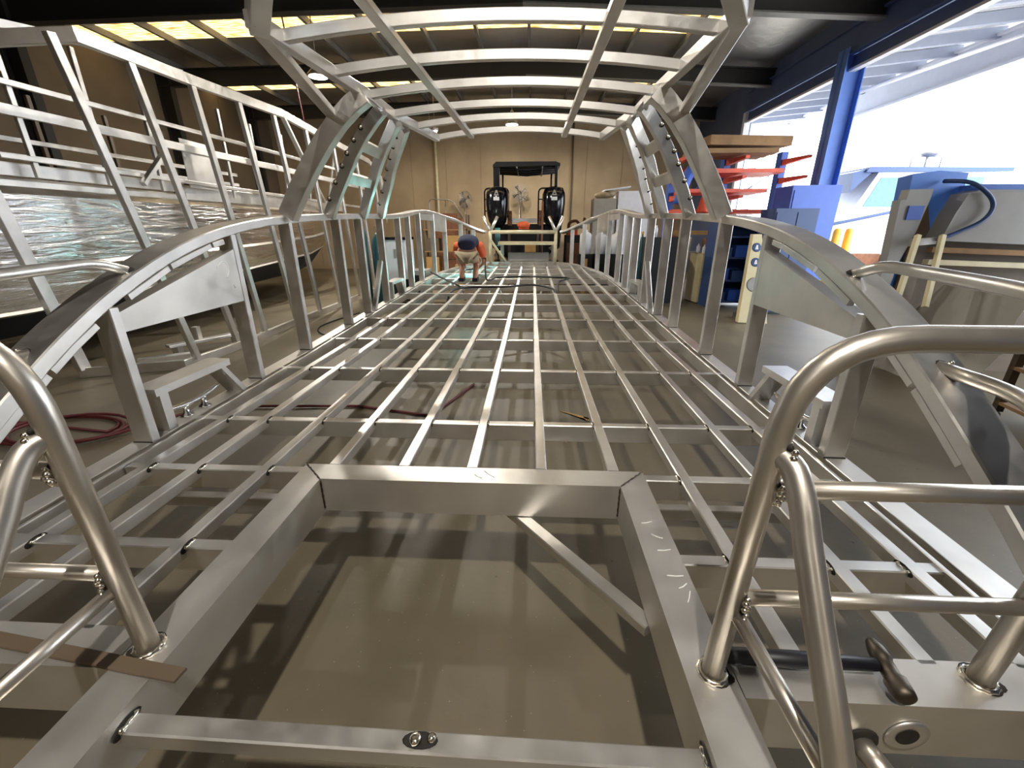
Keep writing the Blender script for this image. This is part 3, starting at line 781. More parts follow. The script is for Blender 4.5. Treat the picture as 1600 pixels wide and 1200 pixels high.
# ================================================================== SECOND BOAT (left)
b2 = thing('boat_hull', 'second aluminium boat with wrapped hull inside a tall cage frame, at left', 'boat')
def Q(name, mb, mat='aluminium'): return mb.build(name, mat, b2)
FX = -4.3
Q('top_beam', MB().rbar([(-5.45, 4.42, 3.33), (FX, 4.88, 3.53), (FX, 6.4, 3.58), (FX, 8.55, 3.69), (-4.42, 10.5, 3.66), (-4.45, 13.2, 3.55), (-4.38, 13.9, 3.2), (-4.35, 14.05, 2.4), (-4.35, 14.05, 1.9)], .13, .07, (0, 0, 1)))
Q('floor_rail', MB().rbar([(-5.3, 4.66, .06), (-4.28, 5.06, .06), (-4.2, 5.8, .06), (-4.25, 8.0, .06), (-4.32, 13.0, .06)], .12, .06, (0, 0, 1)))
for (yt, zt, yb) in ((4.62, 3.46, 5.22), (5.47, 3.50, 6.05), (6.40, 3.52, 6.75), (7.36, 3.56, 7.75), (8.3, 3.6, 8.7), (9.4, 3.58, 9.7), (10.6, 3.58, 10.9), (11.9, 3.5, 12.1), (13.1, 3.5, 13.2)):
    Q('cage_post', MB().bar((FX, yt, zt), (-4.22, yb, .1), .09, .06, (0, 1, 0)))
Q('cage_post', MB().bar((-5.42, 4.42, 3.3), (-5.25, 4.68, .1), .13, .07, (0, 1, 0)))
Q('cage_brace', MB().bar((FX, 8.6, 3.66), (-4.36, 9.9, 2.3), .08, .05, (1, 0, 0)))
# cabin side behind: rails and window mullions
ins = -5.4
for z0, z1, w_, r_ in ((3.20, 3.30, .06, .045), (2.93, 3.0, .11, .05), (2.47, 2.44, .055, .045)):
    Q('cabin_rail', MB().bar((ins, 4.75, z0), (ins, 10.0, z1), w_, r_, (0, 0, 1)))
    Q('cabin_rail', MB().bar((ins, 10.0, z1), (ins + .6, 13.6, z1 - .1), w_, r_, (0, 0, 1)))
Q('cabin_head', MB().rbar([(-6.1, 4.7, 3.68), (-5.5, 5.2, 3.78), (-5.3, 6.0, 3.88), (-4.75, 6.9, 3.80)], .09, .06, (0, 0, 1)))
Q('cabin_rail', MB().bar((ins - 1.4, 4.9, 2.65), (ins - .9, 10.0, 2.65), .06, .05, (0, 0, 1)))
Q('cabin_rail', MB().bar((ins - 1.4, 4.9, 2.85), (ins - .9, 10.0, 2.85), .06, .05, (0, 0, 1)))
for y, z1 in ((5.1, 3.75), (5.98, 3.82), (6.85, 3.8), (8.5, 3.75), (9.4, 3.7), (10.4, 3.7), (11.4, 3.7), (12.4, 3.65)):
    Q('mullion', MB().bar((ins - .03, y, 2.28), (ins - .03 + max(0, y - 10) * .16, y, z1), .055, .045, (0, 1, 0)))
Q('loose_prop', MB().bar((-5.3, 6.35, 2.33), (-5.3, 6.85, 2.78), .08, .055, (1, 0, 0)))
# back side of the cabin (far side frame)
for y in (5.0, 6.2, 7.4, 8.6): Q('mullion', MB().bar((-7.3, y + .8, 2.2), (-7.3, y + .8, 3.6), .06, .05, (0, 1, 0)), 'brown_steel')
Q('cabin_sill', MB().bar((-5.58, 4.6, 2.355), (-5.58, 7.45, 2.375), .14, .05, (0, 0, 1)))
Q('cabin_sill', MB().bar((-5.6, 7.47, 2.31), (-5.3, 13.2, 2.33), .22, .04, (0, 0, 1)))
Q('cabin_panel', MB().prism([(-5.42, 7.4, 2.38), (-5.42, 8.1, 2.38), (-5.42, 8.1, 3.1), (-5.42, 7.4, 3.1)], (-.01, 0, 0)))
Q('cabin_sill', MB().bar((-5.53, 4.5, 2.205), (-5.53, 7.3, 2.22), .07, .04, (0, 0, 1)))
# hull: coaming, wrapped side, chine, lower panel, bottom
def hull_strip(name, ring, mat, ys):
    b = MB(); n = len(ring)
    vs = []
    for y in ys:
        sh = interp(y, [3, 9, 12, 14], [0, 0, .15, .75]); up = interp(y, [3, 5, 9, 14], [0, 0, .12, .35])
        for (x, z, lift) in ring: vs.append((x - sh, y, z + up * lift))
    fs = [(i * n + j, i * n + j + 1, (i + 1) * n + j + 1, (i + 1) * n + j) for i in range(len(ys) - 1) for j in range(n - 1)]
    b.add(vs, fs, 0, False)
    o = Q(name, b, mat); md = o.modifiers.new('thick', 'SOLIDIFY'); md.thickness = .012; return o
ys = [3.0, 4.0, 4.8, 5.68, 5.72, 6.6, 7.4, 8.2, 9, 10, 11, 12, 13, 14]
hull_strip('coaming', [(-5.74, 2.29, 0), (-5.72, 2.18, 0), (-5.60, 2.09, .3)], 'mill_plate', ys)
hull_strip('hull_side', [(-5.60, 2.10, .3), (-5.60, 1.8, .5), (-5.60, 1.55, .8), (-5.62, 1.31, 1)], 'wrap_foil', ys)
hull_strip('chine_strip', [(-5.62, 1.32, 1), (-5.58, 1.28, 1), (-5.64, 1.23, 1)], 'aluminium', ys)
hull_strip('hull_lower_side', [(-5.64, 1.24, 1), (-5.68, 1.0, 1), (-5.8, .78, 1.2)], 'wrap_foil', ys)
hull_strip('spray_rail', [(-5.78, .83, 1.2), (-5.76, .79, 1.2), (-5.84, .76, 1.2)], 'aluminium', ys)
hull_strip('hull_bottom', [(-5.82, .77, 1.2), (-6.3, .45, .6), (-7.9, .3, .6)], 'dark_interior', ys)  # near-black colour carries the shade beneath the hull
Q('transom', MB().prism([(-5.61, 3.0, 2.12), (-5.62, 3.0, 1.28), (-5.80, 3.0, .76), (-6.3, 3.0, .45), (-7.9, 3.0, .3), (-7.9, 3.0, 2.12)], (0, -.02, 0)), 'mill_plate')
hull_strip('side_deck', [(-5.70, 2.14, 0), (-6.4, 2.14, 0)], 'mill_plate', ys)
# hull wrap seam tape
Q('tape_seam', MB().rbar([(-5.592, 6.35, 2.10), (-5.592, 6.37, 1.8), (-5.592, 6.41, 1.55), (-5.605, 6.43, 1.32)], .10, .006, (0, 1, 0), .001))

# things on the floor at the left
b = MB(); b.bar((-4.9, 5.55, .16), (-4.35, 6.55, .16), .04, .14, (0, 0, 1)); b.bar((-4.75, 5.95, .18), (-4.75, 5.95, .36), .08, .08, (1, 0, 0))
b.bar((-4.45, 6.35, 0), (-4.45, 6.35, .15), .12, .10, (1, 0, 0)); b.bar((-4.85, 5.65, 0), (-4.85, 5.65, .15), .1, .1, (1, 0, 0))
tag(b.build('low_stand', 'mill_plate'), 'low welded metal stand on the floor under the second boat', 'stand')
b = MB(); b.bar((-5.0, 5.15, .05), (-4.55, 5.5, .05), .08, .14, (0, 0, 1))
tag(b.build('channel_offcut', 'mill_plate'), 'short channel offcut on the floor left of the low stand', 'metal offcut')
b = MB(); pts = []
for i in range(64):
    a = i * .3; rr = 1 + .05 * math.sin(i * .7)
    pts.append((-4.05 + .52 * rr * math.cos(a) + .004 * i, 3.22 + .30 * rr * math.sin(a), .015 + .0006 * i))
b.tube([(-6.5, 3.2, .015), (-4.9, 3.42, .015)] + pts + [(-3.0, 3.8, .03), (-1.5, 3.9, .015), (-.7, 3.7, .015), (-.4, 4.6, .015)], .014, 8)
tag(b.build('air_hose', 'red_rubber'), 'dark red hose coiled on the floor left of the boat frame', 'hose')
b = MB(); b.tube(smooth([(-3.5, 9.0, .015), (-3.7, 7.6, .015), (-3.2, 6.9, .015), (-2.9, 7.6, .015), (-3.3, 8.3, .015), (-3.0, 9.2, .015)], 6), .012, 7)
tag(b.build('power_cord', 'black_rubber'), 'thin black cord on the floor before the gas cylinders', 'cord')
b = MB(); b.prism([(-2.05, 4.8, 0), (-1.98, 4.8, 0), (-1.9, 4.9, .005), (-2.0, 4.95, .005)], (0, 0, .004))
b2_ = MB(); b2_.prism([(.56, 3.9, .002), (.75, 3.75, .002), (.98, 3.62, .002), (.80, 3.68, .002), (.78, 3.78, .002)], (0, 0, .004))
tag(b2_.build('paper_scrap', 'cardboard'), 'torn pale scrap lying on the floor beneath the deck grid', 'scrap')

# gas cylinders and welder
def cylinder(loc, h, r, mat, label):
    t = thing('gas_cylinder', label, 'gas cylinder', loc, 0, 'gas cylinders')
    MB().lathe([(r * .9, 0), (r, .03), (r, h * .8), (r * .85, h * .87), (r * .4, h * .93), (r * .25, h * .96)], n=22).build('bottle', mat, t)
    MB().lathe([(.02, h * .95), (.025, h), (.02, h + .05), (.045, h + .06), (.045, h + .075), (.01, h + .08)], n=12).build('valve', 'brass', t)
    b = MB(); b.lathe([(.035, 0), (.04, .02), (.035, .04)], (.05, -.03, h + .02), (0, -1, 0), 12); b.tube([(0, 0, h + .02), (.06, -.02, h + .02)], .012, 6); b.build('gauge', 'black_gloss', t)
cylinder((-3.62, 9.9, 0), 1.95, .13, 'teal_paint', 'tall dark green gas cylinder with black regulator, left one of the pair')
cylinder((-3.20, 9.75, 0), 1.72, .14, 'teal_paint', 'dark green gas cylinder beside the welder, right one of the pair')
t = thing('welding_machine', 'white welding machine on a black cart behind the left stanchions', 'welder', (-2.92, 10.4, 0))
MB().box((-.25, -.35, .62), (.25, .35, 1.5)).build('case', 'white_paint', t)
MB().box((-.27, -.37, 1.5), (.27, .37, 1.56)).build('lid', 'black_gloss', t)
MB().box((-.03, -.36, 1.1), (.14, -.345, 1.3)).build('panel', 'grey_paint', t)
MB().box((-.28, -.4, .12), (.28, .4, .62)).build('cart', 'dark_interior', t)
for s in (-1, 1):
    for q in (-1, 1): MB().lathe([(.06, -.02), (.06, .02)], (s * .26, q * .32, .06), (1, 0, 0), 14).build('wheel', 'black_rubber', t)
t = thing('wire_feeder', 'dark machine with light front plate between cylinders and welder', 'welder', (-2.35, 10.0, 0))
MB().box((-.2, -.3, .0), (.2, .3, .85)).build('case', 'grey_paint', t)
MB().box((-.17, -.312, .2), (.05, -.3, .75)).build('panel', 'dark_interior', t)

# clutter at the back left seen between stanchions
def crate(name, loc, size, mat, label, cat, rot=0):
    o = MB().box((-size[0] / 2, -size[1] / 2, 0), (size[0] / 2, size[1] / 2, size[2])); 
    return tag(o.build(name, mat, None, loc, rot), label, cat)
t = thing('storage_rack', 'tan shelf rack with boxes behind the left bow stanchions', 'shelf', (-2.7, 15.2, 0))
for s in (-1, 1):
    for q in (-1, 1): MB().box((s * .75 - .03, q * .3 - .03, 0), (s * .75 + .03, q * .3 + .03, 2.2)).build('upright', 'brown_steel', t)
for z in (.3, 1.0, 1.7): MB().box((-.8, -.33, z), (.8, .33, z + .04)).build('shelf', 'timber', t)
for (x, z, wd, h, mt, l) in ((-.5, .34, .5, .5, 'cardboard', 'cardboard box on the lowest shelf of the tan rack'), (.3, .34, .6, .4, 'rusty', 'rust brown box on the lowest shelf of the tan rack'),
                             (-.45, 1.04, .45, .4, 'brown_steel', 'brown tin on the middle shelf of the tan rack'), (.25, 1.04, .6, .5, 'cardboard', 'wide carton on the middle shelf of the tan rack'), (.1, 1.74, 1.0, .35, 'rusty', 'long reddish box on the top shelf of the tan rack')):
    crate('storage_box', (-2.7 + x, 15.2, z), (wd, .5, h), mt, l, 'box')
crate('cardboard_box', (-1.75, 12.9, 0), (.5, .4, .75), 'cardboard', 'open cardboard box on the floor behind the left bow stanchions', 'box')
crate('timber_block', (-1.35, 13.4, 0), (.35, .35, .9), 'timber', 'brown timber block beside the cardboard box', 'block')
t = thing('metal_gantry', 'thin tubular frame standing against the back wall left of the fans', 'frame', (-3.45, 19.2, 0))
MB().tube(fillet([(-.7, 0, 0), (-.7, 0, 2.95), (.3, 0, 2.9), (.7, 0, 2.2)], .2), .025, 8).build('hoop', 'steel', t)
for x in (-.35, 0): MB().tube([(x, 0, 0), (x, 0, 2.9)], .02, 6).build('bar', 'steel', t)
crate('rust_cabinet', (-3.4, 18.6, 0), (1.0, .5, 2.35), 'rusty', 'reddish brown cabinet low against the back wall', 'cabinet')
b = MB(); b.tube([(-3.9, 19.9, 0), (-3.9, 19.9, 5.5)], .06, 10)
tag(b.build('downpipe', 'cream_or_lit_alu'), 'pale vertical pipe running up the back wall corner', 'pipe')
b = MB(); b.tube([(1.9, 19.93, 0), (1.9, 19.93, 6)], .03, 8)
tag(b.build('conduit', 'brown_steel'), 'thin dark conduit up the back wall right of the boat canopy', 'pipe')
b = MB(); b.tube([(-5.0, 10.5, 6.2), (-4.9, 10.6, 4.2), (-4.85, 10.7, 2.9)], .015, 6)
tag(b.build('hoist_rope', 'red_rubber'), 'reddish rope hanging from the roof left of the cabin frame', 'rope')

# pedestal fans
def fan(loc, r, tilt, label):
    t = thing('pedestal_fan', label, 'fan', loc, tilt, 'fans by the back wall')
    z = loc[2]
    MB().lathe([(.3, 0), (.28, .03), (.05, .06)], n=18).build('base', 'dark_steel', t)
    MB().tube([(0, 0, .03), (0, 0, FZ - .1)], .03, 8).build('pole', 'steel', t)
    b = MB(); 
    for q in range(6):
        rr = r * (q + 1) / 6; b.tube([(rr * math.cos(a), -.09, FZ + rr * math.sin(a)) for a in [i * 2 * math.pi / 24 for i in range(25)]], .008, 5)
    for i in range(16):
        a = i * 2 * math.pi / 16; b.tube([(0, -.1, FZ), (r * math.cos(a), -.09, FZ + r * math.sin(a)), (r * math.cos(a), .06, FZ + r * math.sin(a))], .006, 5)
    b.build('cage', 'steel', t)
    b = MB()
    for i in range(4):
        a = i * math.pi / 2 + .4; c, s_ = math.cos(a), math.sin(a)
        b.prism([(c * .05, -.02, FZ + s_ * .05), (c * r * .85 - s_ * r * .3, .02, FZ + s_ * r * .85 + c * r * .3), (c * r * .9 + s_ * r * .15, -.03, FZ + s_ * r * .9 - c * r * .15)], (0, .01, 0))
    b.build('blade', 'dark_steel', t)
    MB().lathe([(.08, 0), (.1, .1), (.06, .22)], (0, .0, FZ), (0, 1, 0), 14).build('motor', 'dark_steel', t)
FZ = 3.17; fan((-.31, 19.4, 0), .36, 0, 'round grey fan seen under the boat canopy')
FZ = 2.9; fan((-2.65, 19.3, 0), .36, R(50), 'grey fan turned sideways left of the boat canopy')

# ------------------------------------------------------------------ black powerboat with canopy and two outboards
pb = thing('powerboat', 'black boat with canopy and two big black outboard engines, facing away', 'boat', (0.04, 14.6, 0))
b = MB(); b.prism([(-1.15, .5, 1.15), (-1.2, .5, 1.9), (1.2, .5, 1.9), (1.15, .5, 1.15), (.6, .5, .75), (-.6, .5, .75)], (0, 4.2, 0)); b.build('hull', 'dark_interior', pb)
MB().box((-.6, .44, 1.95), (.75, .5, 2.08)).build('transom_pad', 'white_paint', pb)
b = MB()
b.prism([(-1.05, .0, 3.62), (-.95, .0, 3.71), (.9, .0, 3.71), (1.05, .0, 3.66), (1.05, .0, 3.60), (-1.05, .0, 3.56)], (0, 1.9, 0)); b.build('canopy', 'dark_interior', pb)
for x in (-.3, .5): MB().tube([(x, -.02, 3.55), (x, 1.8, 3.5)], .02, 6).build('canopy_pipe', 'grey_paint', pb)
for y in (.2, .7, 1.2, 1.7): MB().tube([(-1.0, y, 3.56), (0, y, 3.5), (1.0, y, 3.58)], .03, 6).build('canopy_batten', 'black_rubber', pb)
for s in (-1, 1):
    b = MB(); b.bar((s * .94, .1, 1.9), (s * .94, .1, 3.6), .14, .20 if s < 0 else .09, (0, 1, 0)); b.build('canopy_leg', 'black_gloss', pb)
    b = MB(); b.bar((s * .85, 1.7, 1.9), (s * .85, 1.7, 3.55), .1, .06, (0, 1, 0)); b.build('canopy_leg', 'black_gloss', pb)
    hx = s * .88
    MB().tube(fillet([(hx - .48 * 1, .3, 1.9), (hx - .48, .3, 2.98), (hx + .3, .3, 2.98), (hx + .3, .3, 1.9)], .15), .025, 8).build('rear_rail', 'black_gloss', pb)
    for z in (2.3, 2.65): MB().tube([(hx - .48, .3, z), (hx + .3, .3, z)], .018, 8).build('rear_rail', 'black_gloss', pb)
    # outboard
    ob = MB(); ox = s * .9 - .02; rings = [(.14, .18, 1.78), (.28, .35, 1.95), (.34, .42, 2.2), (.37, .45, 2.5), (.36, .43, 2.78), (.29, .34, 2.95), (.10, .14, 3.0)]
    vs = []; n = 16
    for (a, c, z) in rings:
        for i in range(n):
            th = 2 * math.pi * i / n; cx_, sy_ = math.cos(th), math.sin(th)
            vs.append((ox + a * math.copysign(abs(cx_) ** .7, cx_), .05 + c * math.copysign(abs(sy_) ** .7, sy_), z))
    fs = [(i * n + j, i * n + (j + 1) % n, (i + 1) * n + (j + 1) % n, (i + 1) * n + j) for i in range(len(rings) - 1) for j in range(n)]
    fs += [tuple(range(n))[::-1], tuple((len(rings) - 1) * n + j for j in range(n))]
    ob.add(vs, fs, 0, True); cw = ob.build('outboard_cowl', 'black_gloss', pb)
    MB().box((ox - .09, -.404, 2.58), (ox + .09, -.36, 2.68)).build('badge', 'white_paint', cw)
    MB().prism([(ox - .08, -.39, 2.72), (ox + .08, -.39, 2.72), (ox + .02, -.35, 2.88), (ox - .02, -.35, 2.88)], (0, .05, 0)).build('badge', 'grey_paint', cw)
    b = MB(); b.prism([(ox - .10, -.1, 2.0), (ox + .10, -.1, 2.0), (ox + .08, -.05, 1.25), (ox - .08, -.05, 1.25)], (0, .3, 0)); b.prism([(ox - .22, -.15, 1.25), (ox + .22, -.15, 1.25), (ox + .22, -.15, 1.22), (ox - .22, -.15, 1.22)], (0, .5, 0))
    b.ball((ox, .1, 1.05), (.09, .3, .1), 12, 8); b.prism([(ox - .02, -.05, .98), (ox + .02, -.05, .98), (ox + .01, .05, .72), (ox - .01, .05, .72)], (0, .2, 0)); b.build('outboard_leg', 'black_gloss', pb)
    b = MB()
    for k_ in range(3):
        a = k_ * 2.09; b.prism([(ox, -.24, 1.05), (ox + .17 * math.cos(a) - .06 * math.sin(a), -.22, 1.05 + .17 * math.sin(a) + .06 * math.cos(a)), (ox + .17 * math.cos(a) + .06 * math.sin(a), -.27, 1.05 + .17 * math.sin(a) - .06 * math.cos(a))], (0, .012, 0))
    b.build('propeller', 'steel', pb)
    b = MB(); b.box((ox - s * .38 - .07, .2, 1.85), (ox - s * .38 + .07, .45, 2.3)); b.ball((ox - s * .38, .18, 2.12), .08, 10, 7); b.build('bracket', 'rusty', pb)
b = MB()
for s in (-1, 1):
    b.bar((s * .7, .4, .62), (s * .7, 4.8, .62), .12, .06, (0, 0, 1)); b.lathe([(.3, -.1), (.32, 0), (.3, .1)], (s * 1.15, 2.6, .32), (1, 0, 0), 18)
b.bar((-1.2, 2.6, .34), (1.2, 2.6, .34), .08, .08, (0, 0, 1))
for y in (1.2, 3.6):
    for s in (-1, 1): b.box((s * .6 - .06, y - .1, .66), (s * .6 + .06, y + .1, .745))
for y in (1.0, 4.2): b.bar((0, y, 0), (0, y, .62), .06, .06, (1, 0, 0))
b.bar((-.75, 1.0, .6), (.75, 1.0, .6), .08, .06, (0, 0, 1)); b.bar((-.75, 4.2, .6), (.75, 4.2, .6), .08, .06, (0, 0, 1))
tr = b.build('trailer', 'dark_steel', None, (0.04, 14.6, 0)); tag(tr, 'dark steel trailer carrying the black canopy boat', 'trailer')
b = MB(); b.ball((0, 0, 0), (.2, .15, .11), 14, 8); b.box((-.15, -.05, -.12), (.17, .1, -.05))
o = b.build('life_jacket', 'hi_vis', None, (-.02, 14.0, 1.86)); tag(o, 'bright orange bundle lying between the two outboard engines', 'bag')
t = thing('side_stand', 'dark stand carrying the orange bundle between the engines', 'stand', (-.02, 14.0, 0))
MB().box((-.5, -.25, 1.66), (.55, .25, 1.72)).build('top', 'timber', t)
for s in (-1, 1):
    for q in (-1, 1): MB().box((s * .45 - .03, q * .2 - .03, 0), (s * .45 + .03, q * .2 + .03, 1.66)).build('leg', 'dark_steel', t)
MB().box((-.48, -.2, .7), (.5, .2, .74)).build('shelf', 'timber', t)
crate('wooden_chest', (.2, 14.0, .74), (.35, .3, .55), 'cardboard', 'tan box on the lower shelf of the dark stand', 'box')

t = thing('workbench', 'long pale workbench on metal legs just beyond the bow', 'workbench', (.12, 13.1, 0))
MB().box((-.85, -.35, 1.31), (.85, .35, 1.39)).build('top', 'cream_or_lit_alu', t)
for s in (-1, 1):
    for q in (-1, 1): MB().box((s * .75 - .03, q * .28 - .03, 0), (s * .75 + .03, q * .28 + .03, 1.31)).build('leg', 'steel', t)
MB().box((-.78, -.3, .82), (.78, .3, .86)).build('shelf', 'steel', t)
crate('sheet_stack', (.15, 13.1, .86), (1.2, .45, .22), 'grey_paint', 'stack of grey sheets on the lower shelf of the bench', 'sheets')
b = MB(); b.tube([(.55, 13.5, 0), (.55, 13.5, 2.5)], .03, 8)
tag(b.build('steel_pole', 'rusty'), 'thin brown pole standing behind the bow bench', 'pole')

# ------------------------------------------------------------------ right side of the shed
t = thing('filing_cabinet', 'cream locker with handles on the floor beyond the right stanchions', 'cabinet', (4.60, 10.98, 0), R(8))
MB().box((-.32, -.3, .03), (.32, .3, 1.18)).build('body', 'cream_locker', t)
for z0, z1 in ((.06, .58), (.6, 1.14)):
    d = MB().box((-.35 + .035, -.318, z0), (.30, -.3, z1)).build('drawer', 'cream_locker', t)
    MB().bar((-.08, -.33, (z0 + z1) / 2), (.08, -.33, (z0 + z1) / 2), .02, .02).build('handle', 'dark_steel', d)
MB().box((-.3, -.28, 0), (.3, .28, .03)).build('plinth', 'dark_interior', t)
t = thing('bench_grinder', 'small brown bench machine standing on top of the cream locker', 'machine', (4.66, 10.98, 1.18))
MB().box((-.2, -.15, 0), (.22, .15, .05)).build('base', 'dark_steel', t)
b = MB(); b.lathe([(.12, -.13), (.13, 0), (.12, .13)], (0, 0, .22), (1, 0, 0), 16); b.build('motor', 'timber', t)
for s in (-1, 1): MB().lathe([(.14, -.03), (.14, .03)], (s * .19, 0, .22), (1, 0, 0), 18).build('wheel', 'rusty', t)
for i, (x, y, h, l) in enumerate(((4.43, 10.88, .2, 'white bottle on the locker, leftmost of the three'), (4.53, 10.86, .26, 'white bottle on the locker, middle of the three'), (4.36, 11.08, .22, 'white bottle on the locker, behind the others'))):
    o = MB().lathe([(.04, 0), (.045, .02), (.045, h * .7), (.015, h * .85), (.015, h)], n=14).build('bottle', 'white_paint', None, (x, y, 1.18)); tag(o, l, 'bottle', 'bottles on the locker')
# cantilever rack
t = thing('cantilever_rack', 'blue cantilever rack with orange arms loaded with material at the opening', 'rack', (0, 11.9, 0))
for x in (3.95, 5.30, 6.72):
    b = MB(); b.box((x - .08, .55, 0), (x + .08, .80, 3.6)); b.box((x - .1, -.6, 0), (x + .1, .9, .12)); up = b.build('upright', 'blue_paint', t)
    for z in (.85, 1.45, 1.95, 2.42, 2.85, 3.28):
        MB().prism([(x - .05, .6, z), (x - .05, -.55, z + .03), (x - .05, -.55, z + .09), (x - .05, .6, z + .14)], (.10, 0, 0)).build('arm', 'orange_paint', up)
for i in range(2):
    a, c = (3.95, 5.3) if i == 0 else (5.3, 6.72)
    MB().bar((a, .72, 2.3), (c, .72, 3.2), .04, .02, (0, 1, 0)).build('cross_brace', 'blue_paint', t)
for z, th, mt, x0, x1, l in ((3.42, .10, 'timber', 3.9, 6.0, 'thick timber boards, topmost load on the orange armed rack'), (3.0, .09, 'orange_paint', 3.8, 6.2, 'red painted beams on the second level of the rack'), (2.57, .08, 'orange_paint', 3.8, 5.9, 'red painted beams on the third level of the rack'),
                             (2.1, .09, 'orange_paint', 3.7, 6.1, 'red painted beams on the fourth level of the rack'), (1.6, .10, 'cardboard', 3.7, 6.2, 'pale packed sections on the fifth level of the rack'), (1.0, .16, 'grey_paint', 3.7, 6.4, 'grey metal sections on the lowest level of the rack')):
    b = MB()
    for q in range(5): b.box((x0 + .05 * q, 11.36 + q * .22, z), (x1 + .04 * (q % 2), 11.36 + q * .22 + .17, z + th))
    tag(b.build('material_bundle', mt), l, 'material')
b = MB(); b.prism([(4.35, 11.25, 3.58), (6.2, 11.25, 3.54), (6.2, 12.5, 3.6), (4.35, 12.5, 3.64)], (0, 0, .20))
tag(b.build('sheet_pack', 'timber'), 'wide flat pack of sheets on the very top of the rack', 'material')
b = MB(); b.tube(smooth([(3.8, 11.28, 2.3), (3.9, 11.25, 2.85), (4.1, 11.2, 3.15), (4.4, 11.2, 3.2)], 5), .13, 10)
tag(b.build('blue_sling', 'blue_paint'), 'bright blue sling hanging on the left end of the rack', 'sling')
o = MB().lathe([(.14, 0), (.15, .02), (.06, .42), (.03, .5)], n=16).build('traffic_cone', 'orange_paint', None, (4.42, 11.3, 2.12)); tag(o, 'orange cone shape standing on the rack behind the right ribs', 'cone')
# shelving, cabinets, machine column
t = thing('shelving_unit', 'dark blue shelving unit behind the near right stanchions', 'shelf', (5.02, 10.35, 0))
for s in (-1, 1): MB().box((s * .62 - .03, -.3, 0), (s * .62 + .03, .3, 1.95)).build('side', 'navy_paint', t)
MB().box((-.6, .26, .05), (.6, .3, 1.95)).build('back', 'navy_paint', t)
for z in (.12, .6, 1.1, 1.55, 1.9): MB().box((-.6, -.3, z), (.6, .27, z + .04)).build('shelf', 'navy_paint', t)
for i in range(7):
    lv = (.16, .64, 1.14)[i % 3]
    crate('parts_bin', (4.62 + .38 * (i // 3), 10.3, lv), (.3, .35, .2 + .05 * (i % 2)), ('navy_paint', 'blue_paint')[i % 2], 'blue bin on the %s shelf of the unit, %s' % (('lowest', 'second', 'third')[i % 3], ('left', 'middle', 'right')[i // 3]), 'bin')
t = thing('control_cabinet', 'tall blue cabinet standing at the foot of the blue column', 'cabinet', (6.22, 10.3, 0))
MB().box((-.5, -.35, .08), (.5, .35, 2.6)).build('body', 'blue_paint', t); MB().box((-.46, -.37, .14), (.46, -.35, 2.5)).build('door', 'blue_paint', t); MB().box((-.5, -.35, 0), (.5, .35, .08)).build('plinth', 'dark_interior', t)
t = thing('low_cabinet', 'lower blue grey cabinet left of the tall blue one', 'cabinet', (5.55, 9.6, 0))
MB().box((-.42, -.3, .06), (.42, .3, 2.12)).build('body', 'navy_paint', t); MB().box((-.4, -.32, .1), (-.01, -.3, 2.05)).build('door', 'navy_paint', t); MB().box((.01, -.32, .1), (.4, -.3, 2.05)).build('door', 'navy_paint', t); MB().box((-.42, -.3, 0), (.42, .3, .06)).build('plinth', 'dark_interior', t)
# cream fin plate with round ports
t = thing('fin_panel', 'leaning cream tapered panel with two warning discs and a round port', 'panel', (0, 0, 0))
b = MB(); b.prism([(4.30, 8.3, 0.02), (4.86, 8.3, 0), (4.66, 8.75, 1.64), (4.50, 8.75, 1.64)], (0, .12, 0)); b.build('plate', 'cream_locker', t)
b = MB(); b.box((4.5, 8.45, 0), (4.75, 9.0, .1)); b.bar((4.62, 8.95, .05), (4.6, 8.8, 1.2), .06, .05, (1, 0, 0)); b.build('prop', 'steel', t)
for z, r, mt in ((1.40, .085, 'navy_paint'), (1.13, .085, 'navy_paint'), (.72, .14, 'grey_paint')):
    x = 4.58 + (1.64 - z) * -.02; y = 8.3 + .45 * z / 1.64
    b = MB(); b.lathe([(r, -.004), (r, .006), (r * .8, .008)], (x, y, z), (0, -1, .27), 22); d = b.build('disc', mt, t)
    if mt == 'navy_paint':
        b = MB(); b.prism([(x - .03, y - .014, z - .04), (x + .03, y - .014, z - .04), (x + .015, y - .006, z + .045), (x - .015, y - .006, z + .045)], (0, -.004, 0)); b.build('symbol', 'chalk', d)
# white plastic tank, bins, tubes between right bow stanchions
crate('white_tank', (3.45, 15.0, 0), (1.0, .9, 2.86), 'white_paint', 'big white tank standing behind the right bow stanchions', 'tank')
crate('grey_bin', (2.55, 14.9, 0), (.7, .7, 2.65), 'board_grey', 'grey bin left of the big white tank', 'bin')
b = MB(); b.ball((0, 0, 0), (.28, .2, .1), 12, 7); b.ball((.15, 0, .03), (.2, .2, .1), 12, 7); b.ball((-.18, 0, -.02), (.16, .15, .09), 12, 7)
tag(b.build('cloth_bundle', 'khaki', None, (2.55, 14.7, 2.76)), 'crumpled beige cloth lying on the grey bin', 'cloth')
b = MB(); b.prism([(-.45, 0, 0), (.35, 0, .1), (.35, 0, .14), (-.45, 0, .04)], (0, .6, 0)); tag(b.build('white_board', 'white_paint', None, (2.95, 14.5, 2.86)), 'thin white board lying over the bin edge and tank', 'board')
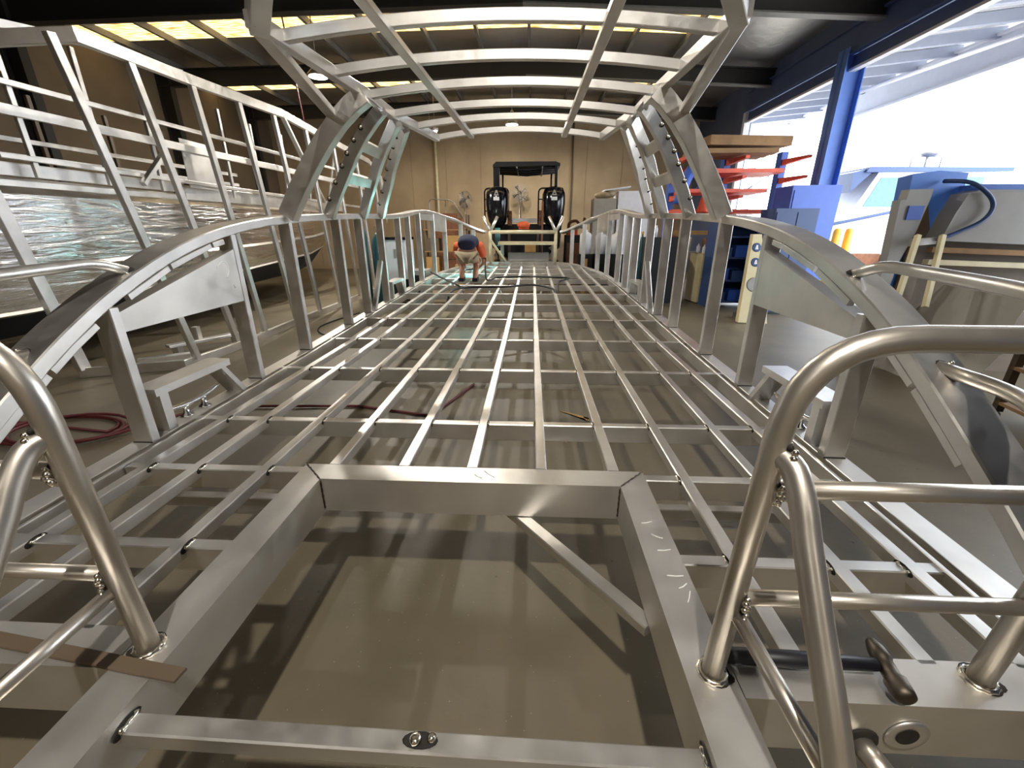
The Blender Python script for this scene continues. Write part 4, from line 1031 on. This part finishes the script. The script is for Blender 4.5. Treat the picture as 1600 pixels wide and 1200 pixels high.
for i, (x, y, h, mt, l) in enumerate(((1.80, 12.9, 1.66, 'white_paint', 'white drum among the right bow stanchions, nearest the bow'), (2.25, 13.0, 1.62, 'white_paint', 'white drum second from the bow on the right'), (2.7, 13.0, 1.62, 'white_paint', 'white drum third from the bow on the right'))):
    t = thing('drum', l, 'drum', (x, y, 0), 0, 'white drums on black stands')
    MB().lathe([(.13, 1.05), (.17, 1.07), (.17, h - .08), (.12, h - .02), (.05, h), (.05, h + .06)], n=18).build('vessel', mt, t)
    MB().box((-.2, -.2, .02), (.2, .2, 1.05)).build('stand', 'dark_interior', t); MB().box((-.2, -.2, 0), (.2, .2, .02)).build('foot', 'dark_steel', t)
b = MB(); b.lathe([(.07, 0), (.07, 1.0), (.075, 1.0), (.075, 1.1), (.07, 1.1), (.07, 1.9)], n=14); o = b.build('plastic_pipe', 'white_paint', None, (2.85, 11.8, 0)); tag(o, 'upright white pipe leaning among the right stanchions', 'pipe')
t = thing('gas_cylinder', 'slim teal gas cylinder behind the right side stanchions', 'gas cylinder', (3.05, 11.4, 0))
MB().lathe([(.09, 0), (.1, .03), (.1, 1.35), (.05, 1.5), (.03, 1.55)], n=18).build('bottle', 'teal_paint', t); MB().lathe([(.02, 1.55), (.03, 1.65), (.01, 1.68)], n=10).build('valve', 'brass', t)
crate('tool_chest', (3.45, 11.0, 0), (.8, .6, 1.55), 'dark_interior', 'black tool chest behind the right stanchions', 'tool chest')
for i, (x, l) in enumerate(((3.25, 'white spray can on the black tool chest, left'), (3.52, 'white spray can on the black tool chest, right'))):
    o = MB().lathe([(.04, 0), (.04, .2), (.02, .23), (.02, .27)], n=12).build('spray_can', 'white_paint', None, (x, 10.95, 1.55)); tag(o, l, 'can', 'cans on the tool chest')
b = MB(); b.bar((4.0, 10.8, .01), (4.15, 11.1, 1.55), .04, .02, (1, 0, 0)); tag(b.build('timber_batten', 'cream_or_lit_alu'), 'pale batten leaning beside the black tool chest', 'batten')
b = MB(); b.bar((1.45, 12.6, .0), (1.45, 12.6, .62), .25, .2, (1, 0, 0)); tag(b.build('wood_block', 'rusty'), 'dark wood block on the floor beside the right bow', 'block')
crate('plywood_offcut', (1.75, 12.4, 0), (.14, .05, .95), 'cardboard', 'orange plywood offcut standing by the right bow', 'offcut')
t = thing('red_machine', 'dark red and black machine right of the outboards', 'machine', (1.75, 15.6, 0))
MB().box((-.35, -.4, 0), (.4, .4, 1.55)).build('body', 'dark_interior', t); MB().box((-.3, -.42, .5), (.3, -.4, 1.3)).build('panel', 'rusty', t)
b = MB(); b.tube(smooth([(-.2, -.2, 1.5), (-.25, -.2, 1.9), (0, -.2, 2.0), (.2, -.1, 1.8), (.3, 0, 2.1)], 4), .05, 8); b.build('hose', 'rusty', t)
MB().box((-.3, -.3, 1.55), (.05, .2, 1.75)).build('cover', 'hi_vis', t)

# press brake at right
pbk = thing('press_brake', 'big grey and blue folding machine beside the right gunwale', 'machine', (0, 0, 0))
def G(name, mb, mat): return mb.build(name, mat, pbk)
G('side_frame', MB().prism([(4.40, 5.5, 0), (4.62, 5.5, 0), (4.71, 5.5, 1.348), (4.807, 5.5, 1.72), (4.847, 5.5, 2.04), (4.85, 5.5, 2.16), (4.59, 5.5, 2.155), (4.58, 5.5, 2.05), (4.52, 5.5, 2.04), (4.53, 5.5, 1.9), (4.57, 5.5, 1.36)], (0, .12, 0)), 'grey_paint')
G('side_frame', MB().prism([(4.85, 5.58, 2.155), (4.85, 5.58, 0.0), (5.3, 5.58, 0), (5.3, 5.58, 1.0)], (0, .08, 0)), 'brown_steel')
G('motor_housing', MB().prism([(4.80, 5.64, .9), (5.35, 5.64, .9), (5.3, 5.64, 2.34), (4.98, 5.64, 2.365), (4.68, 5.64, 2.33)], (.15, .4, 0)), 'machine_blue')
G('upper_beam', MB().prism([(4.98, 5.35, 1.60), (7.2, 5.05, 1.50), (7.2, 5.05, 2.10), (5.25, 5.35, 2.14), (5.12, 5.35, 2.10), (5.05, 5.35, 1.9)], (0, .22, 0)), 'grey_paint')
G('beam_cap', MB().prism([(5.25, 5.4, 2.14), (7.2, 5.1, 2.10), (7.2, 5.1, 2.17), (5.25, 5.4, 2.20)], (0, .3, 0)), 'column_blue')
G('lower_beam', MB().prism([(4.9, 5.6, .0), (7.3, 5.3, .0), (7.3, 5.3, 1.56), (4.9, 5.6, 1.62)], (0, .2, 0)), 'brown_steel')
G('die_rail', MB().bar((4.95, 5.42, 1.50), (7.3, 5.10, 1.42), .06, .10, (0, 0, 1)), 'timber')
G('die_rail', MB().bar((4.95, 5.42, 1.36), (7.3, 5.10, 1.29), .06, .10, (0, 0, 1)), 'cream_or_lit_alu')
for x0_, x1_ in ((4.371, 4.63), (4.70, 4.90)): G('support_arm', MB().bar((x0_, 4.95, .90), (x1_, 5.25, 1.66), .05, .05, (1, 0, 0)), 'cream_locker')
G('arm_bracket', MB().bar((4.6, 5.28, 1.58), (5.0, 5.45, 1.6), .08, .05, (0, 0, 1)), 'grey_paint')
G('side_panel', MB().box((4.63, 5.485, 1.83), (4.80, 5.5, 1.98)), 'blue_paint')
b = MB(); b.tube(smooth([(4.93, 5.3, 1.62), (5.11, 5.28, 1.71), (5.28, 5.26, 1.815), (5.34, 5.26, 1.95), (5.27, 5.28, 2.08), (5.1, 5.35, 2.21), (5.02, 5.6, 2.25)], 6), .022, 10); G('cable', b, 'navy_paint')
G('pedal_box', MB().box((4.2, 5.55, .95), (4.5, 5.75, 1.2)), 'navy_paint')
b = MB(); b.prism([(4.89, 5.5, 0.0), (4.863, 4.955, 0.0), (4.913, 4.351, .27), (4.998, 4.283, .568), (5.094, 4.37, .875), (5.151, 4.37, 1.066), (5.211, 5.372, 1.099), (5.113, 5.56, .738)], (.014, .0, .004))
tag(b.build('metal_sheet', 'board_grey'), 'large flat grey sheet leaning in front of the folding machine', 'sheet')
t = thing('tool_trolley', 'low dark trolley with tan shelves at the far right', 'trolley', (5.1, 3.55, 0), R(-12))
for s in (-1, 1):
    for q in (-1, 1): MB().box((s * .4 - .03, q * .3 - .03, .08), (s * .4 + .03, q * .3 + .03, .85)).build('leg', 'dark_steel', t)
for z in (.15, .5, .82): MB().box((-.43, -.33, z), (.43, .33, z + .03)).build('shelf', 'timber', t)
for s in (-1, 1):
    for q in (-1, 1): MB().lathe([(.04, -.015), (.04, .015)], (s * .4, q * .3, .04), (1, 0, 0), 12).build('wheel', 'black_rubber', t)

# ------------------------------------------------------------------ outside
ob = thing('cabin_cruiser', 'white cabin boat parked outside in the sunlight', 'boat', (13.2, 17.0, 0))
b = MB(); b.prism([(-3.2, -1.2, .75), (2.6, -1.2, .55), (2.8, -1.2, 2.2), (-.5, -1.2, 2.35), (-2.6, -1.2, 1.9), (-3.6, -1.2, 1.7)], (0, 2.4, 0)); b.build('hull', 'white_paint', ob)
b = MB(); b.prism([(-2.2, -1.0, 2.0), (2.3, -1.0, 2.2), (2.2, -1.0, 3.5), (-1.5, -1.0, 3.5)], (0, 2.0, 0)); cab = b.build('cabin', 'white_paint', ob)
for (x0, x1, sl) in ((-1.75, -.75, .28), (-.6, .5, .05), (.65, 1.9, 0)):
    MB().prism([(x0, -1.02, 2.45), (x1, -1.02, 2.45), (x1 + sl * .5, -1.02, 3.35), (x0 + sl * 1.3, -1.02, 3.35)], (0, .03, 0)).build('side_window', 'glass_tint', cab)
MB().prism([(-2.0, -1.15, 3.5), (2.6, -1.15, 3.5), (2.6, -1.15, 3.62), (-1.9, -1.15, 3.66)], (0, 2.3, 0)).build('roof', 'navy_paint', ob)
MB().tube([(-3.6, -1.2, 1.72), (-2.6, -1.22, 1.92), (-.5, -1.22, 2.36), (2.8, -1.22, 2.22)], .05, 6).build('rub_rail', 'navy_paint', ob)
MB().prism([(-2.3, -1.05, 2.9), (-1.75, -1.05, 3.5), (-1.95, -1.05, 3.6), (-2.35, -1.05, 3.5)], (0, 1.9, 0)).build('visor', 'navy_paint', ob)
b = MB(); b.tube([(.7, 0, 3.6), (.7, 0, 4.3)], .04, 8); b.ball((.75, 0, 4.2), (.28, .28, .12), 12, 7); b.tube([(.2, 0, 3.6), (.2, 0, 4.1), (1.2, 0, 4.1), (1.2, 0, 3.6)], .03, 6); b.build('radar_mast', 'grey_paint', ob)
b = MB(); b.tube(fillet([(-3.5, -1.15, 1.75), (-3.4, -1.15, 2.3), (-2.4, -1.15, 2.5)], .1), .025, 6); b.build('bow_rail', 'steel', ob)
b = MB(); b.box((-2, -.8, 0), (-1.8, .8, .72)); b.box((1.6, -.8, 0), (1.8, .8, .62)); b.build('keel_stand', 'timber', ob)
for i, (x, l) in enumerate(((9.26, 'yellow bollard outside the opening, left of the two'), (9.60, 'yellow bollard outside the opening, right of the two'))):
    o = MB().lathe([(.11, 0), (.11, 1.68), (.09, 1.76), (.04, 1.79)], n=16).build('bollard', 'yellow_paint', None, (x, 13.6, -.03)); tag(o, l, 'bollard', 'yellow bollards')
for i, (x, y, s_, mt, l) in enumerate(((10.7, 14.6, (1.0, .6, 1.05), 'rusty', 'rust brown crate outside below the parked boat'), (11.75, 14.3, (.9, .6, 1.0), 'timber', 'timber crate outside right of the rust crate'), (11.2, 14.55, (1.9, .5, .12), 'white_paint', 'white plank pile outside across the crates'))):
    crate('crate', (x, y, -.03 if i < 2 else 1.02), s_, mt, l, 'crate')
